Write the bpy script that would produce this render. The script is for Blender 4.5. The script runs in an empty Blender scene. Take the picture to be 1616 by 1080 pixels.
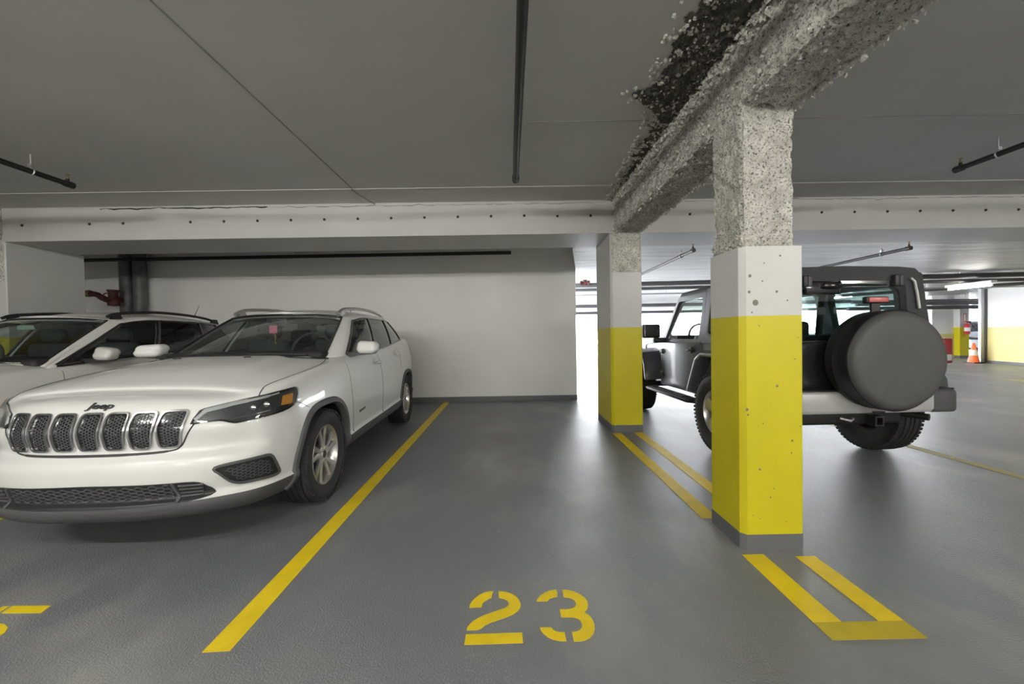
import bpy, bmesh, math, random
import numpy as np
from mathutils import Vector, Matrix, noise
from mathutils.bvhtree import BVHTree
from mathutils.geometry import tessellate_polygon

SC = bpy.context.scene
COL = SC.collection
rad = math.radians
random.seed(7)

# ------------------------------------------------------------------ camera
cam_d = bpy.data.cameras.new('camera')
cam = bpy.data.objects.new('camera', cam_d); COL.objects.link(cam)
cam_d.sensor_width = 36.0
cam_d.lens = 36.0 * 626.0 / 1616.0
cam_d.clip_start = 0.05; cam_d.clip_end = 300
_F = Vector((math.sin(rad(.37)) * math.cos(rad(1.0)), math.cos(rad(.37)) * math.cos(rad(1.0)), -math.sin(rad(1.0))))
_R0 = Vector((math.cos(rad(.37)), -math.sin(rad(.37)), 0)); _U0 = _R0.cross(_F)
_R = _R0 * math.cos(rad(.92)) - _U0 * math.sin(rad(.92)); _U = _R0 * math.sin(rad(.92)) + _U0 * math.cos(rad(.92))
cam.matrix_world = Matrix(((_R.x, _U.x, -_F.x, 0), (_R.y, _U.y, -_F.y, 0), (_R.z, _U.z, -_F.z, 1.24), (0, 0, 0, 1)))
SC.camera = cam

# ------------------------------------------------------------------ world, exposure
world = bpy.data.worlds.new('world'); SC.world = world; world.use_nodes = True
_bg = world.node_tree.nodes['Background']
_bg.inputs[0].default_value = (0.93, 0.96, 1.0, 1); _bg.inputs[1].default_value = 16.0
SC.view_settings.view_transform = 'Standard'; SC.view_settings.look = 'None'
SC.view_settings.gamma = 1.0; SC.view_settings.use_curve_mapping = False
SC.view_settings.exposure = 0.45

LAMP = 1.0   # strength factor of the ceiling lamps
# ------------------------------------------------------------------ materials
MATS = {}
def mat(name, col, rough=.5, metal=0.0, coat=0.0, spec=.5, noise_amt=0.0, noise_scale=8.0, bump=0.0, bump_scale=40.0, emit=None, estr=1.0):
    m = bpy.data.materials.new(name); m.use_nodes = True
    nt = m.node_tree; b = nt.nodes['Principled BSDF']
    b.inputs['Base Color'].default_value = (*col, 1); b.inputs['Roughness'].default_value = rough
    b.inputs['Metallic'].default_value = metal; b.inputs['Coat Weight'].default_value = coat
    b.inputs['Coat Roughness'].default_value = .04; b.inputs['Specular IOR Level'].default_value = spec
    if emit: b.inputs['Emission Color'].default_value = (*emit, 1); b.inputs['Emission Strength'].default_value = estr
    if noise_amt or bump:
        tc = nt.nodes.new('ShaderNodeTexCoord')
    if noise_amt:
        n = nt.nodes.new('ShaderNodeTexNoise'); n.inputs['Scale'].default_value = noise_scale; n.inputs['Detail'].default_value = 6
        nt.links.new(tc.outputs['Object'], n.inputs['Vector'])
        r = nt.nodes.new('ShaderNodeValToRGB')
        r.color_ramp.elements[0].position = .3; r.color_ramp.elements[1].position = .7
        r.color_ramp.elements[0].color = (*[c * (1 - noise_amt) for c in col], 1)
        r.color_ramp.elements[1].color = (*[min(1, c * (1 + noise_amt)) for c in col], 1)
        nt.links.new(n.outputs['Fac'], r.inputs['Fac']); nt.links.new(r.outputs['Color'], b.inputs['Base Color'])
    if bump:
        n2 = nt.nodes.new('ShaderNodeTexNoise'); n2.inputs['Scale'].default_value = bump_scale; n2.inputs['Detail'].default_value = 4
        nt.links.new(tc.outputs['Object'], n2.inputs['Vector'])
        bp = nt.nodes.new('ShaderNodeBump'); bp.inputs['Strength'].default_value = bump; bp.inputs['Distance'].default_value = .01
        nt.links.new(n2.outputs['Fac'], bp.inputs['Height']); nt.links.new(bp.outputs['Normal'], b.inputs['Normal'])
    MATS[name] = m
    return m

def glass_mat(name, tint=(.6, .65, .63), refl=.05):
    m = bpy.data.materials.new(name); m.use_nodes = True; nt = m.node_tree
    nt.nodes.remove(nt.nodes['Principled BSDF'])
    out = nt.nodes['Material Output']
    t = nt.nodes.new('ShaderNodeBsdfTransparent'); t.inputs[0].default_value = (*tint, 1)
    g = nt.nodes.new('ShaderNodeBsdfGlossy'); g.inputs['Roughness'].default_value = .02
    g.inputs[0].default_value = (.95, .97, .97, 1)
    lw = nt.nodes.new('ShaderNodeLayerWeight'); lw.inputs['Blend'].default_value = .5
    pw = nt.nodes.new('ShaderNodeMath'); pw.operation = 'POWER'; pw.inputs[1].default_value = 4.0
    f = nt.nodes.new('ShaderNodeMath'); f.operation = 'MULTIPLY_ADD'; f.inputs[1].default_value = .9; f.inputs[2].default_value = refl
    nt.links.new(lw.outputs['Facing'], pw.inputs[0]); nt.links.new(pw.outputs[0], f.inputs[0])
    mx = nt.nodes.new('ShaderNodeMixShader')
    nt.links.new(f.outputs[0], mx.inputs[0]); nt.links.new(t.outputs[0], mx.inputs[1]); nt.links.new(g.outputs[0], mx.inputs[2])
    nt.links.new(mx.outputs[0], out.inputs[0])
    MATS[name] = m
    return m

mat('paint_white', (.70, .70, .685), .34, coat=.6)
mat('paint_white2', (.68, .67, .645), .34, coat=.6)
mat('paint_grey', (.085, .09, .105), .42, coat=.25, metal=.1)
mat('paint_dark', (.02, .022, .026), .3, coat=1.0)
mat('paint_blue', (.55, .6, .68), .3, coat=1.0)
mat('cladding', (.075, .077, .08), .55, bump=.15, bump_scale=900)
mat('black_plastic', (.018, .018, .02), .45)
mat('gloss_black', (.012, .012, .014), .12, coat=.5)
mat('seam', (.025, .025, .027), .6)
mat('rubber', (.022, .022, .023), .75, bump=.1, bump_scale=300)
mat('chrome', (.62, .62, .63), .2, metal=1.0)
mat('alloy', (.62, .61, .59), .28, metal=.85)
mat('satin_chrome', (.55, .55, .55), .3, metal=.9)
mat('badge_metal', (.12, .12, .125), .3, metal=.8)
mat('amber', (1.0, .42, .03), .25, coat=.6)
mat('red_lens', (.26, .02, .02), .2, coat=.8)
mat('white_lens', (.45, .45, .44), .2, coat=.8)
mat('lamp_grey', (.055, .057, .06), .3, coat=.8)
mat('lamp_bar', (.72, .73, .73), .25, coat=.8)
mat('interior', (.016, .016, .017), .7)
mat('interior_grey', (.05, .05, .05), .8)
mat('seat_light', (.06, .06, .057), .8)
mat('silver_paint', (.66, .66, .65), .38, metal=.25)
mat('vinyl_cover', (.085, .085, .082), .6, bump=.08, bump_scale=30)
mat('vinyl_edge', (.018, .018, .018), .5, bump=.1, bump_scale=40)
mat('hardtop', (.045, .047, .05), .65, bump=.3, bump_scale=700)
mat('steel_dark', (.03, .03, .031), .45, metal=.5)
mat('pipe_black', (.022, .021, .02), .42, metal=.2)
mat('pipe_steel', (.13, .128, .125), .5, metal=.15, noise_amt=.3, noise_scale=6)
mat('pipe_grey', (.11, .11, .112), .5)
mat('brass', (.32, .25, .12), .4, metal=.8)
mat('valve_red', (.09, .022, .02), .5)
mat('zinc', (.5, .5, .5), .4, metal=.8)
mat('pink_tag', (.75, .16, .3), .6)
mat('sticker', (.55, .68, .58), .5)
mat('cone_orange', (.95, .17, .05), .5)
mat('cone_white', (.8, .75, .7), .4)
mat('red_paint', (.62, .04, .04), .35, coat=.5)
mat('paper_white', (.85, .85, .83), .6)
mat('blue_stripe', (.10, .17, .42), .5)
glass_mat('glass_clear', (.90, .94, .93))
glass_mat('glass_wind', (.62, .69, .67))
glass_mat('glass_tint', (.16, .165, .16))
glass_mat('glass_door', (.45, .48, .47))
glass_mat('glass_mid', (.72, .80, .79))
glass_mat('lens_clear', (.85, .86, .86))

# ------------------------------------------------------------------ object helpers
def link(name, me, m=None, parent=None, smooth=None):
    o = bpy.data.objects.new(name, me); COL.objects.link(o)
    if m is not None:
        for k in (m if isinstance(m, (list, tuple)) else [m]): me.materials.append(MATS[k] if isinstance(k, str) else k)
    if parent is not None: o.parent = parent
    if smooth is not None:
        me.polygons.foreach_set('use_smooth', [True] * len(me.polygons))
        if smooth < 179: me.set_sharp_from_angle(angle=rad(smooth))
    me.update()
    return o

def thing(name, label, cat, loc=(0, 0, 0), rz=0.0, group=None):
    o = bpy.data.objects.new(name, None); COL.objects.link(o)
    o.empty_display_size = .2; o.location = loc; o.rotation_euler = (0, 0, rz)
    o['label'] = label; o['category'] = cat
    if group: o['group'] = group
    return o
def tag(o, label, cat, group=None):
    o['label'] = label; o['category'] = cat
    if group: o['group'] = group
    return o
def struct(o, label=None):
    o['kind'] = 'structure'
    if label: o['label'] = label
    return o
def part_empty(name, parent, loc=(0, 0, 0)):
    o = bpy.data.objects.new(name, None); COL.objects.link(o); o.parent = parent; o.location = loc
    o.empty_display_size = .1
    return o

class MB:
    """collects vertices and faces of one mesh"""
    def __init__(s): s.v = []; s.f = []; s.mi = []
    def add(s, vs, fs, mi=0):
        n = len(s.v); s.v += [tuple(p) for p in vs]; s.f += [tuple(i + n for i in f) for f in fs]; s.mi += [mi] * len(fs)
        return s
    def box(s, c, d, rot=None, mi=0):
        x, y, z = d[0] / 2, d[1] / 2, d[2] / 2
        vs = [Vector((a * x, b * y, e * z)) for a in (-1, 1) for b in (-1, 1) for e in (-1, 1)]
        if rot is not None: vs = [rot @ p for p in vs]
        c = Vector(c)
        return s.add([p + c for p in vs], [(0, 1, 3, 2), (4, 6, 7, 5), (0, 4, 5, 1), (2, 3, 7, 6), (0, 2, 6, 4), (1, 5, 7, 3)], mi)
    def bounds(s, a, b, mi=0):
        return s.box([(a[i] + b[i]) / 2 for i in range(3)], [abs(b[i] - a[i]) for i in range(3)], None, mi)
    def tube(s, path, r, n=12, cap=True, mi=0):
        path = [Vector(p) for p in path]; rr = r if isinstance(r, (list, tuple)) else [r] * len(path)
        rings = []; up = None
        for i, p in enumerate(path):
            d = (path[min(i + 1, len(path) - 1)] - path[max(i - 1, 0)]).normalized()
            if up is None: up = Vector((0, 0, 1)) if abs(d.z) < .9 else Vector((1, 0, 0))
            a = d.cross(up).normalized(); b = a.cross(d).normalized(); up = b
            rings.append([p + (a * math.cos(2 * math.pi * k / n) + b * math.sin(2 * math.pi * k / n)) * rr[i] for k in range(n)])
        vs = [q for ring in rings for q in ring]; fs = []
        for i in range(len(path) - 1):
            for k in range(n):
                fs.append((i * n + k, i * n + (k + 1) % n, (i + 1) * n + (k + 1) % n, (i + 1) * n + k))
        if cap: fs.append(tuple(range(n))[::-1]); fs.append(tuple((len(path) - 1) * n + k for k in range(n)))
        return s.add(vs, fs, mi)
    def lathe(s, prof, n=32, axis='z', c=(0, 0, 0), closed=False, mi=0):
        """prof: (radius, height) pairs turned about an axis"""
        vs = []; fs = []; c = Vector(c)
        for (r, h) in prof:
            for k in range(n):
                a = 2 * math.pi * k / n
                p = {'z': (r * math.cos(a), r * math.sin(a), h), 'x': (h, r * math.cos(a), r * math.sin(a)), 'y': (r * math.sin(a), h, r * math.cos(a))}[axis]
                vs.append(Vector(p) + c)
        m = len(prof)
        for i in range(m if closed else m - 1):
            j = (i + 1) % m
            for k in range(n): fs.append((i * n + k, i * n + (k + 1) % n, j * n + (k + 1) % n, j * n + k))
        if not closed:
            if prof[0][0] > 1e-6: fs.append(tuple(range(n))[::-1])
            if prof[-1][0] > 1e-6: fs.append(tuple((m - 1) * n + k for k in range(n)))
        return s.add(vs, fs, mi)
    def prism(s, poly, fn0, fn1, mi=0):
        """poly: 2-D outline; fn0/fn1 map an outline point to the two end faces"""
        n = len(poly)
        vs = [Vector(fn0(p)) for p in poly] + [Vector(fn1(p)) for p in poly]
        tris = tessellate_polygon([[Vector((p[0], p[1], 0)) for p in poly]])
        fs = [tuple(t) for t in tris] + [tuple(i + n for i in t[::-1]) for t in tris]
        fs += [(i, (i + 1) % n, n + (i + 1) % n, n + i) for i in range(n)]
        return s.add(vs, fs, mi)
    def mesh(s, name='m'):
        me = bpy.data.meshes.new(name); me.from_pydata(s.v, [], s.f)
        me.polygons.foreach_set('material_index', s.mi)
        bm = bmesh.new(); bm.from_mesh(me); bmesh.ops.recalc_face_normals(bm, faces=bm.faces); bm.to_mesh(me); bm.free()
        return me
    def build(s, name, m, parent=None, smooth=None):
        return link(name, s.mesh(name), m, parent, smooth)

def bevel_box(name, a, b, r, m, parent=None, seg=3):
    me = MB().bounds(a, b).mesh(name)
    bm = bmesh.new(); bm.from_mesh(me)
    bmesh.ops.bevel(bm, geom=list(bm.edges), offset=r, segments=seg, affect='EDGES', profile=.5)
    bm.to_mesh(me); bm.free()
    return link(name, me, m, parent, 35)

def dup(root, loc=None, rz=None, label=None):
    r = root.copy(); COL.objects.link(r)
    if loc is not None: r.location = loc
    if rz is not None: r.rotation_euler = (0, 0, rz)
    if label: r['label'] = label
    for ch in list(root.children):
        c = ch.copy(); COL.objects.link(c); c.parent = r
        for g in ch.children:
            d = g.copy(); COL.objects.link(d); d.parent = c
    return r

def pchip(xs, ys, x):
    xs = np.asarray(xs, float); ys = np.asarray(ys, float); x = np.asarray(x, float)
    h = np.diff(xs); dl = np.diff(ys) / h; n = len(xs); d = np.zeros(n)
    for i in range(1, n - 1):
        if dl[i - 1] * dl[i] > 0:
            w1 = 2 * h[i] + h[i - 1]; w2 = h[i] + 2 * h[i - 1]
            d[i] = (w1 + w2) / (w1 / dl[i - 1] + w2 / dl[i])
    d[0] = dl[0]; d[-1] = dl[-1]
    k = np.clip(np.searchsorted(xs, x) - 1, 0, n - 2)
    t = np.clip((x - xs[k]) / h[k], 0, 1)
    return (ys[k] * (2 * t**3 - 3 * t**2 + 1) + h[k] * d[k] * (t**3 - 2 * t**2 + t) + ys[k + 1] * (-2 * t**3 + 3 * t**2) + h[k] * d[k + 1] * (t**3 - t**2))

def catmull(pts, n, closed=False):
    """dense smooth polyline through control points"""
    P = [np.array(p, float) for p in pts]; out = []
    m = len(P)
    for i in range(m if closed else m - 1):
        if closed: a, b, c, d = P[(i - 1) % m], P[i], P[(i + 1) % m], P[(i + 2) % m]
        else: a, b, c, d = P[max(i - 1, 0)], P[i], P[i + 1], P[min(i + 2, m - 1)]
        for k in range(n):
            t = k / n
            out.append(tuple(.5 * (2 * b + (c - a) * t + (2 * a - 5 * b + 4 * c - d) * t * t + (3 * b - a - 3 * c + d) * t**3)))
    if not closed: out.append(tuple(P[-1]))
    return out

def round_poly(pts, r, seg=4):
    """2-D polygon with rounded corners; r a number or one per corner"""
    n = len(pts); out = []
    for i in range(n):
        p = Vector(pts[i][:2]); a = Vector(pts[i - 1][:2]) - p; b = Vector(pts[(i + 1) % n][:2]) - p
        rr = r[i] if isinstance(r, (list, tuple)) else r
        rr = min(rr, a.length * .48, b.length * .48)
        if rr < 1e-5: out.append(tuple(p)); continue
        pa = p + a.normalized() * rr; pb = p + b.normalized() * rr
        for k in range(seg + 1):
            t = k / seg; out.append(tuple(pa * (1 - t)**2 + p * 2 * t * (1 - t) + pb * t * t))
    return out

def resample(pts, step, closed):
    out = []; n = len(pts)
    for i in range(n if closed else n - 1):
        a = Vector(pts[i]); b = Vector(pts[(i + 1) % n]); m = max(1, int(math.ceil((b - a).length / step)))
        for k in range(m): out.append(a.lerp(b, k / m))
    if not closed: out.append(Vector(pts[-1]))
    return out

# ------------------------------------------------------------------ panels that follow a body surface
class Surf:
    """a surface other pieces are laid on; axis: F front, B back, R +x side, L -x side, T top, C/D front corners"""
    def __init__(s, objs):
        vs = []; fs = []
        for o in objs:
            n = len(vs); me = o.data
            vs += [v.co.copy() for v in me.vertices]; fs += [tuple(i + n for i in p.vertices) for p in me.polygons]
        s.bvh = BVHTree.FromPolygons(vs, fs)
    def hit(s, a, b, axis, off=0.0):
        o, d = {'F': ((a, -6, b), (0, 1, 0)), 'B': ((a, 6, b), (0, -1, 0)), 'R': ((6, a, b), (-1, 0, 0)), 'L': ((-6, a, b), (1, 0, 0)), 'T': ((a, b, 6), (0, 0, -1)),
                'C': ((a * .70711 + 4, a * .70711 - 4, b), (-.70711, .70711, 0)), 'D': ((-a * .70711 - 4, a * .70711 - 4, b), (.70711, .70711, 0))}[axis]
        p, n, i, t = s.bvh.ray_cast(Vector(o), Vector(d))
        if p is None:
            q = {'F': Vector((a, -2.1, b)), 'B': Vector((a, 2.1, b)), 'R': Vector((.9, a, b)), 'L': Vector((-.9, a, b)), 'T': Vector((a, b, 1.2)), 'C': Vector((a * .70711 + 1.8, a * .70711 - 1.0, b)), 'D': Vector((-a * .70711 - 1.8, a * .70711 - 1.0, b))}[axis]
            p, n, i, t = s.bvh.find_nearest(q)
        if n.dot(Vector(d)) > 0: n = -n
        n = (n - Vector(d) * .6).normalized()
        return p + n * off
    def panel(s, poly, axis, off=.003, thick=.012, step=.03, depth=0.0):
        me = bpy.data.meshes.new('panel'); bm = bmesh.new()
        tris = tessellate_polygon([[Vector((p[0], p[1], 0)) for p in poly]])
        vs = [bm.verts.new((p[0], p[1], 0)) for p in poly]
        for t in tris:
            try: bm.faces.new([vs[i] for i in t])
            except ValueError: pass
        lo = [min(p[k] for p in poly) for k in (0, 1)]; hi = [max(p[k] for p in poly) for k in (0, 1)]
        for k in (0, 1):
            m = int((hi[k] - lo[k]) / step)
            for j in range(1, m + 1):
                c = lo[k] + (hi[k] - lo[k]) * j / (m + 1)
                bmesh.ops.bisect_plane(bm, geom=bm.verts[:] + bm.edges[:] + bm.faces[:], plane_co=(c, c, 0), plane_no=(1, 0, 0) if k == 0 else (0, 1, 0), dist=1e-6)
        bmesh.ops.remove_doubles(bm, verts=bm.verts, dist=1e-6)
        bm.verts.index_update()
        uv = [(v.co.x, v.co.y) for v in bm.verts]
        fs = [tuple(v.index for v in f.verts) for f in bm.faces]
        be = [tuple(v.index for v in e.verts) for e in bm.edges if len(e.link_faces) == 1]
        bm.free()
        top = [s.hit(a, b, axis, off) for a, b in uv]; bot = [s.hit(a, b, axis, off - thick) for a, b in uv]
        n = len(top)
        V = top + bot; Fc = fs + [tuple(i + n for i in f[::-1]) for f in fs] + [(a, b, b + n, a + n) for a, b in be]
        mb = MB(); mb.add(V, Fc)
        return mb
    def strip(s, pts, width, axis, closed=False, off=.003, thick=.01, step=.02, side=0.0, round_=True):
        """a band along a 2-D line; side -1..1 shifts it off the line"""
        pts = resample([p[:2] for p in pts], step, closed); n = len(pts)
        L = []; Rr = []
        for i, p in enumerate(pts):
            a = pts[(i - 1) % n] if (closed or i > 0) else p; b = pts[(i + 1) % n] if (closed or i < n - 1) else p
            d1 = (p - a); d2 = (b - p)
            d = (d1.normalized() if d1.length > 1e-9 else Vector((0, 0))) + (d2.normalized() if d2.length > 1e-9 else Vector((0, 0)))
            d = d.normalized(); nn = Vector((-d.y, d.x))
            w = width[min(len(width) - 1, int(i / max(1, n - 1) * (len(width) - 1) + .5))] if isinstance(width, (list, tuple)) else width
            L.append(p + nn * w * (.5 + side * .5)); Rr.append(p - nn * w * (.5 - side * .5))
        V = []
        for l, r in zip(L, Rr):
            m1 = l.lerp(r, .2); m2 = l.lerp(r, .8)
            lo = off - thick
            V += [s.hit(l.x, l.y, axis, lo), s.hit(l.x, l.y, axis, off - (thick * .35 if round_ else 0)), s.hit(m1.x, m1.y, axis, off), s.hit(m2.x, m2.y, axis, off), s.hit(r.x, r.y, axis, off - (thick * .35 if round_ else 0)), s.hit(r.x, r.y, axis, lo)]
        Fc = []
        for i in range(n if closed else n - 1):
            j = (i + 1) % n
            for k in range(6): Fc.append((i * 6 + k, i * 6 + (k + 1) % 6, j * 6 + (k + 1) % 6, j * 6 + k))
        if not closed: Fc += [tuple(range(6)), tuple((n - 1) * 6 + k for k in range(6))]
        mb = MB(); mb.add(V, Fc); return mb

def inside(p, poly):
    c = False; n = len(poly); x, y = p
    for i in range(n):
        x1, y1 = poly[i][:2]; x2, y2 = poly[i - 1][:2]
        if (y1 > y) != (y2 > y) and x < (x2 - x1) * (y - y1) / (y2 - y1) + x1: c = not c
    return c

def honeycomb(surf, poly, axis, cw, ch, bar, off, lean=0.0):
    """hexagonal lattice of bars within a 2-D outline, laid on the surface"""
    mb = MB(); lo = [min(p[k] for p in poly) for k in (0, 1)]; hi = [max(p[k] for p in poly) for k in (0, 1)]
    done = set()
    r = 0; z = lo[1] - ch
    while z < hi[1] + ch:
        x = lo[0] - cw + (cw * .72 if r % 2 else 0)
        while x < hi[0] + cw:
            hx = [(x - cw * .5, z), (x - cw * .22, z + ch * .5), (x + cw * .22, z + ch * .5), (x + cw * .5, z), (x + cw * .22, z - ch * .5), (x - cw * .22, z - ch * .5)]
            for i in range(6):
                a, b = hx[i], hx[(i + 1) % 6]
                key = tuple(sorted((tuple(round(q, 3) for q in a), tuple(round(q, 3) for q in b))))
                if key in done: continue
                done.add(key)
                if not (inside(a, poly) and inside(b, poly)): continue
                d = Vector((b[0] - a[0], b[1] - a[1])); nn = Vector((-d.y, d.x)).normalized() * bar * .5
                q = [(a[0] + nn.x, a[1] + nn.y), (b[0] + nn.x, b[1] + nn.y), (b[0] - nn.x, b[1] - nn.y), (a[0] - nn.x, a[1] - nn.y)]
                V = [surf.hit(*p, axis, off) for p in q] + [surf.hit(*p, axis, off - .008) for p in q]
                mb.add(V, [(0, 1, 2, 3), (0, 4, 5, 1), (1, 5, 6, 2), (2, 6, 7, 3), (3, 7, 4, 0)])
            x += cw * 1.44
        z += ch * .5; r += 1
    return mb
# ------------------------------------------------------------------ car bodies
def outline_half(ctrl, n):
    """ctrl: rows (x, y, ...) from front centre to rear centre on the +x side -> dense rows"""
    C = [list(c) for c in ctrl]
    pre = [[-c[0]] + c[1:] for c in C[1:3]][::-1]; post = [[-c[0]] + c[1:] for c in C[-3:-1]][::-1]
    D = np.array(pre + C + post, float)
    s = np.concatenate([[0], np.cumsum(np.hypot(np.diff(D[:, 0]), np.diff(D[:, 1])))])
    a, b = s[2], s[-3]
    t = np.linspace(a, b, n)
    # a dense Catmull-Rom for x,y and monotone for the rest
    out = [np.array(catm1(s, D[:, k], t)) if k < 2 else pchip(s, D[:, k], t) for k in range(D.shape[1])]
    out[0][0] = 0; out[0][-1] = 0
    return np.stack(out, 1)
def catm1(s, y, t):
    m = np.gradient(y, s); h = np.diff(s)
    k = np.clip(np.searchsorted(s, t) - 1, 0, len(s) - 2); u = (t - s[k]) / h[k]
    return y[k] * (2*u**3 - 3*u**2 + 1) + h[k] * m[k] * (u**3 - 2*u**2 + u) + y[k+1] * (-2*u**3 + 3*u**2) + h[k] * m[k+1] * (u**3 - u**2)

def smooth01(x): x = np.clip(x, 0, 1); return x * x * (3 - 2 * x)

def lower_body(name, ctrl, IF, IS, IR, crown, m, parent, n=150, nv=34, nc=22, hood_fn=None, front_split=(.35, .85), vsplit=.155):
    """ctrl rows: x, y, z_bottom, z_top. IF/IS/IR: inset profiles (v, inset) for front, side and rear"""
    O = outline_half(ctrl, n)
    X, Y, ZB, ZT = O.T
    tx = np.gradient(X); ty = np.gradient(Y); ln = np.hypot(tx, ty); nx = ty / ln; ny = -tx / ln
    nx[0] = 0; ny[0] = -1; nx[-1] = 0; ny[-1] = 1
    wF = smooth01((-ny - front_split[0]) / (front_split[1] - front_split[0])); wR = smooth01((ny - .35) / .5); wS = 1 - wF - wR
    v = np.unique(np.round(np.concatenate([[q for q in np.linspace(0, 1, nv) if abs(q - vsplit) > .008], np.linspace(.86, 1, 10), [vsplit]]), 5))
    insF = pchip(*zip(*IF), v); insS = pchip(*zip(*IS), v); insR = pchip(*zip(*IR), v)
    V = []; F = []; MI = []; nr = len(v)
    idx = {}
    for j in range(nr):
        ins = wF * insF[j] + wS * insS[j] + wR * insR[j]
        x = np.maximum(X - nx * ins, 0); y = Y - ny * ins; z = ZB + (ZT - ZB) * v[j]
        x[0] = 0; x[-1] = 0
        for i in range(n): idx[(j, i, 1)] = len(V); V.append((x[i], y[i], z[i]))
        for i in range(n):
            if i in (0, n - 1): idx[(j, i, -1)] = idx[(j, i, 1)]
            else: idx[(j, i, -1)] = len(V); V.append((-x[i], y[i], z[i]))
    for sd in (1, -1):
        for j in range(nr - 1):
            for i in range(n - 1):
                q = (idx[(j, i, sd)], idx[(j, i + 1, sd)], idx[(j + 1, i + 1, sd)], idx[(j + 1, i, sd)])
                q = tuple(dict.fromkeys(q))
                if len(q) > 2: F.append(q if sd == 1 else q[::-1]); MI.append(0 if v[j] >= vsplit - 1e-6 else 1)
    def cap(j, fn, mi):
        rows = []
        for i in range(n):
            a = V[idx[(j, i, 1)]]
            if i in (0, n - 1): rows.append([idx[(j, i, 1)]] * (nc + 1)); continue
            row = [idx[(j, i, -1)]]
            for k in range(1, nc):
                xx = a[0] * (-1 + 2 * k / nc)
                row.append(len(V)); V.append((xx, a[1], fn(xx, a[0], a[1], a[2])))
            row.append(idx[(j, i, 1)]); rows.append(row)
        for i in range(n - 1):
            for k in range(nc):
                q = tuple(dict.fromkeys((rows[i][k], rows[i][k + 1], rows[i + 1][k + 1], rows[i + 1][k])))
                if len(q) > 2: F.append(q); MI.append(mi)
    cy, cz = zip(*crown)
    def top(x, xe, y, z):
        r = abs(x) / max(xe, 1e-6)
        zz = z + float(pchip(cy, cz, y)) * min(1, xe / .8)**2 * (1 - r**2.6)
        return zz + (hood_fn(x, y, r) if hood_fn else 0)
    cap(nr - 1, top, 0); cap(0, lambda x, xe, y, z: z, 1)
    mb = MB(); mb.add(V, F); mb.mi = MI
    me = mb.mesh(name)
    return link(name, me, m, parent, 40)

def cut(o, cutters):
    """subtract closed cutter meshes from an object, keep a plain mesh"""
    for c in cutters:
        co = bpy.data.objects.new('cutter', c); COL.objects.link(co); co.parent = o.parent
        md = o.modifiers.new('cut', 'BOOLEAN'); md.operation = 'DIFFERENCE'; md.object = co; md.solver = 'EXACT'
        dg = bpy.context.evaluated_depsgraph_get(); dg.update()
        sm = o.modifiers[-1]
        me = bpy.data.meshes.new_from_object(o.evaluated_get(dg))
        o.modifiers.clear(); old = o.data; o.data = me; bpy.data.meshes.remove(old)
        bpy.data.objects.remove(co)
    o.data.polygons.foreach_set('use_smooth', [True] * len(o.data.polygons)); o.data.set_sharp_from_angle(angle=rad(40))
    return o

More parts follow.
